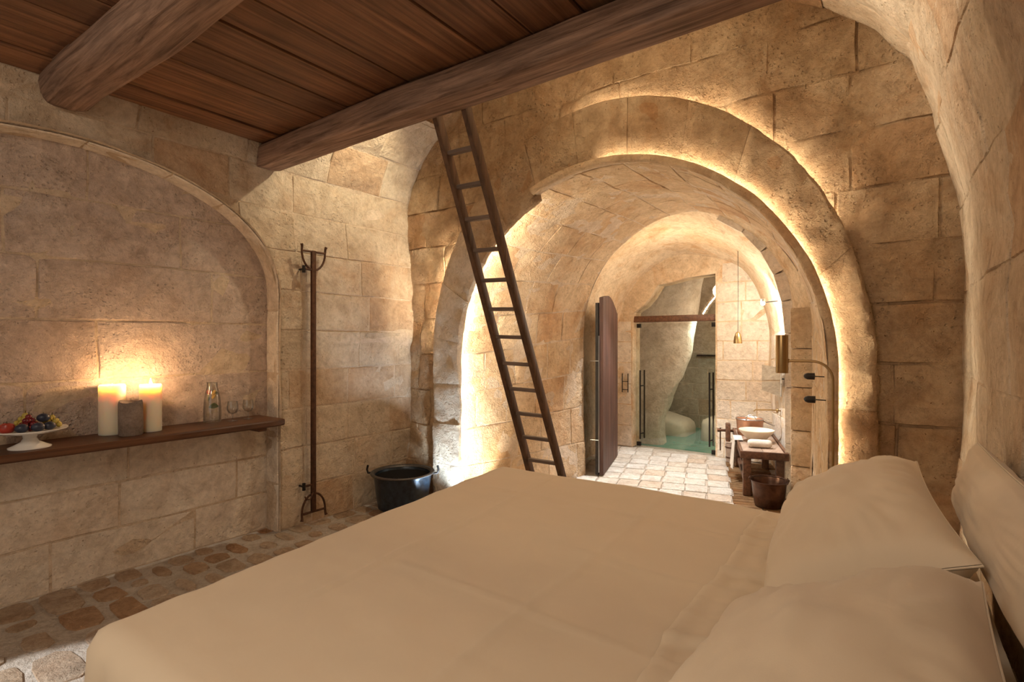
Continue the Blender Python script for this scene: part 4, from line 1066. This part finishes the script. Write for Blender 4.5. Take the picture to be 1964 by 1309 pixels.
# stool / wooden box beyond
c = Vector((-1.70, 7.24, 0))
st = thing('wooden_tub', 'small pale wooden tub on the floor behind the workbench', 'tub', c)
m_ = MB(); m_.lathe([(0.062, 0.001), (0.070, 0.15), (0.074, 0.235), (0.066, 0.235), (0.058, 0.03), (0.01, 0.025)], c, 20); m_.build('tub_body', M['table_top'], st)
for z in (0.05, 0.18):
    m_ = MB(); rr_ = 0.062 + 0.012 * z / 0.235 + 0.003; m_.lathe([(rr_, z), (rr_ + 0.003, z + 0.006), (rr_, z + 0.018), (rr_ - 0.004, z + 0.01)], c, 20, False); m_.grid([m_.v[-20:], m_.v[:20]], True); m_.build('tub_hoop', M['iron'], st)
# copper bucket in front of the bench
c = Vector((-0.955, 5.50, 0))
bk_ = thing('copper_bucket', 'dark copper bucket on the floor in front of the workbench', 'bucket', c)
m_ = MB(); m_.lathe([(0.115, 0.001), (0.125, 0.01), (0.142, 0.12), (0.150, 0.20), (0.160, 0.235), (0.166, 0.242), (0.156, 0.242), (0.144, 0.20), (0.13, 0.10), (0.11, 0.02), (0.01, 0.018)], c, 36); m_.build('bucket_body', M['copper'], bk_)
for s_ in (-1, 1):
    m_ = MB(); e = Vector((bx.x, bx.y, 0)) * s_; m_.tube([c + e * 0.155 + Vector((0, 0, 0.215)), c + e * 0.172 + Vector((0, 0, 0.255)), c + e * 0.160 + Vector((0, 0, 0.275)), c + e * 0.150 + Vector((0, 0, 0.25))], 0.007, 8); m_.build('bucket_lug', M['iron'], bk_)
m_ = MB(); m_.tube([c + Vector((bx.x, bx.y, 0)) * (0.165 * math.cos(t)) + Vector((ax.x, ax.y, 0)) * 0.16 * math.sin(t) + Vector((0, 0, 0.25 - 0.0 * math.sin(t))) for t in [PI * k / 14 for k in range(15)]], 0.005, 6); m_.build('bail_handle', M['iron'], bk_)
# mirror on the right wall
def wall_r(y): k = key(BK, y); return k[0] + k[2]
my0, my1 = 6.25, 6.85
q0 = Vector((-0.955, 6.12)); q1 = Vector((-1.265, 6.85)); dd = (q1 - q0).normalized(); nn = Vector((-dd.y, dd.x))
mir = thing('wall_mirror', 'frameless rectangular mirror on the washroom wall above the bench', 'mirror', (q0.x, q0.y, 0.98))
v = [(p.x + nn.x * w, p.y + nn.y * w, z) for p in (q0, q1) for w in (0, -0.015) for z in (0.98, 1.28)]
obj('mirror_glass', v, [(0, 1, 5, 4), (2, 6, 7, 3), (0, 2, 3, 1), (4, 5, 7, 6), (1, 3, 7, 5), (0, 4, 6, 2)], M['mirror'], mir, False)
for y_ in (my0 + 0.1, my1 - 0.1):
    m_ = MB(); x_ = wall_r(y_); m_.tube([(-0.945 - (y_ - 6.12) * 0.397 + 0.02, y_, 1.15), (x_ + 0.06, y_, 1.15)], 0.008, 6); m_.build('mirror_mount', M['black_iron'], mir)
# wall spout
y_ = 6.55; x_ = wall_r(y_)
sp = thing('wall_spout', 'thin metal wall spout above the stone basin', 'tap', (x_, y_, 0.78))
m_ = MB(); m_.tube([(x_ + 0.06, y_, 0.78), (x_ - 0.10, y_, 0.785), (x_ - 0.26, y_ - 0.05, 0.782), (x_ - 0.28, y_ - 0.055, 0.762)], 0.008, 8); m_.build('spout_pipe', M['brass'], sp)
m_ = MB(); m_.tube([(x_ - 0.035, y_, 0.78), (x_ - 0.055, y_, 0.78)], 0.024, 12); m_.build('spout_flange', M['brass'], sp)
# pendant
px_, py_ = -1.50, 6.70
pd = thing('pendant_lamp', 'small brass bell pendant lamp hanging over the workbench', 'lamp', (px_, py_, 1.53))
m_ = MB(); m_.lathe([(0.050, 0.0), (0.048, 0.03), (0.040, 0.08), (0.024, 0.125), (0.010, 0.14), (0.006, 0.14), (0.022, 0.12), (0.036, 0.08), (0.045, 0.03), (0.047, 0.0)], (px_, py_, 1.53), 24, False); m_.build('pendant_shade', M['brass'], pd)
m_ = MB(); m_.tube([(px_, py_, 1.665), (px_ + 0.004, py_, 2.1), (px_, py_, 2.72)], 0.003, 6); m_.build('pendant_cord', M['black_iron'], pd)
m_ = MB(); sphere_mesh(m_, (px_, py_, 1.56), 0.018, 12, 8); m_.build('pendant_bulb', M['flame'], pd)
light('SPOT', 'pendant_light', (px_, py_, 1.535), 6, NEUT, (px_, py_, 0), spot_size=1.8, spot_blend=0.6, shadow_soft_size=0.03)
# bright wall lamp
lx, ly, lz = -1.18, 6.45, 1.98
wl = thing('wall_spotlight', 'small very bright spotlight on the washroom wall', 'lamp', (lx, ly, lz))
m_ = MB(); m_.tube([(lx + 0.15, ly, lz + 0.02), (lx + 0.03, ly, lz + 0.01)], 0.006, 6); m_.build('lamp_stem', M['black_iron'], wl)
m_ = MB(); m_.lathe([(0.022, 0.015), (0.026, 0.05), (0.010, 0.055)], (lx, ly, lz), 14); m_.build('lamp_cap', M['steel'], wl)
m_ = MB(); sphere_mesh(m_, (lx, ly, lz), 0.022, 12, 8); m_.build('lamp_bulb', M['bulb'], wl)
light('POINT', 'wall_spot_light', (lx - 0.03, ly, lz - 0.03), 26, (1.0, 0.93, 0.82), shadow_soft_size=0.03)
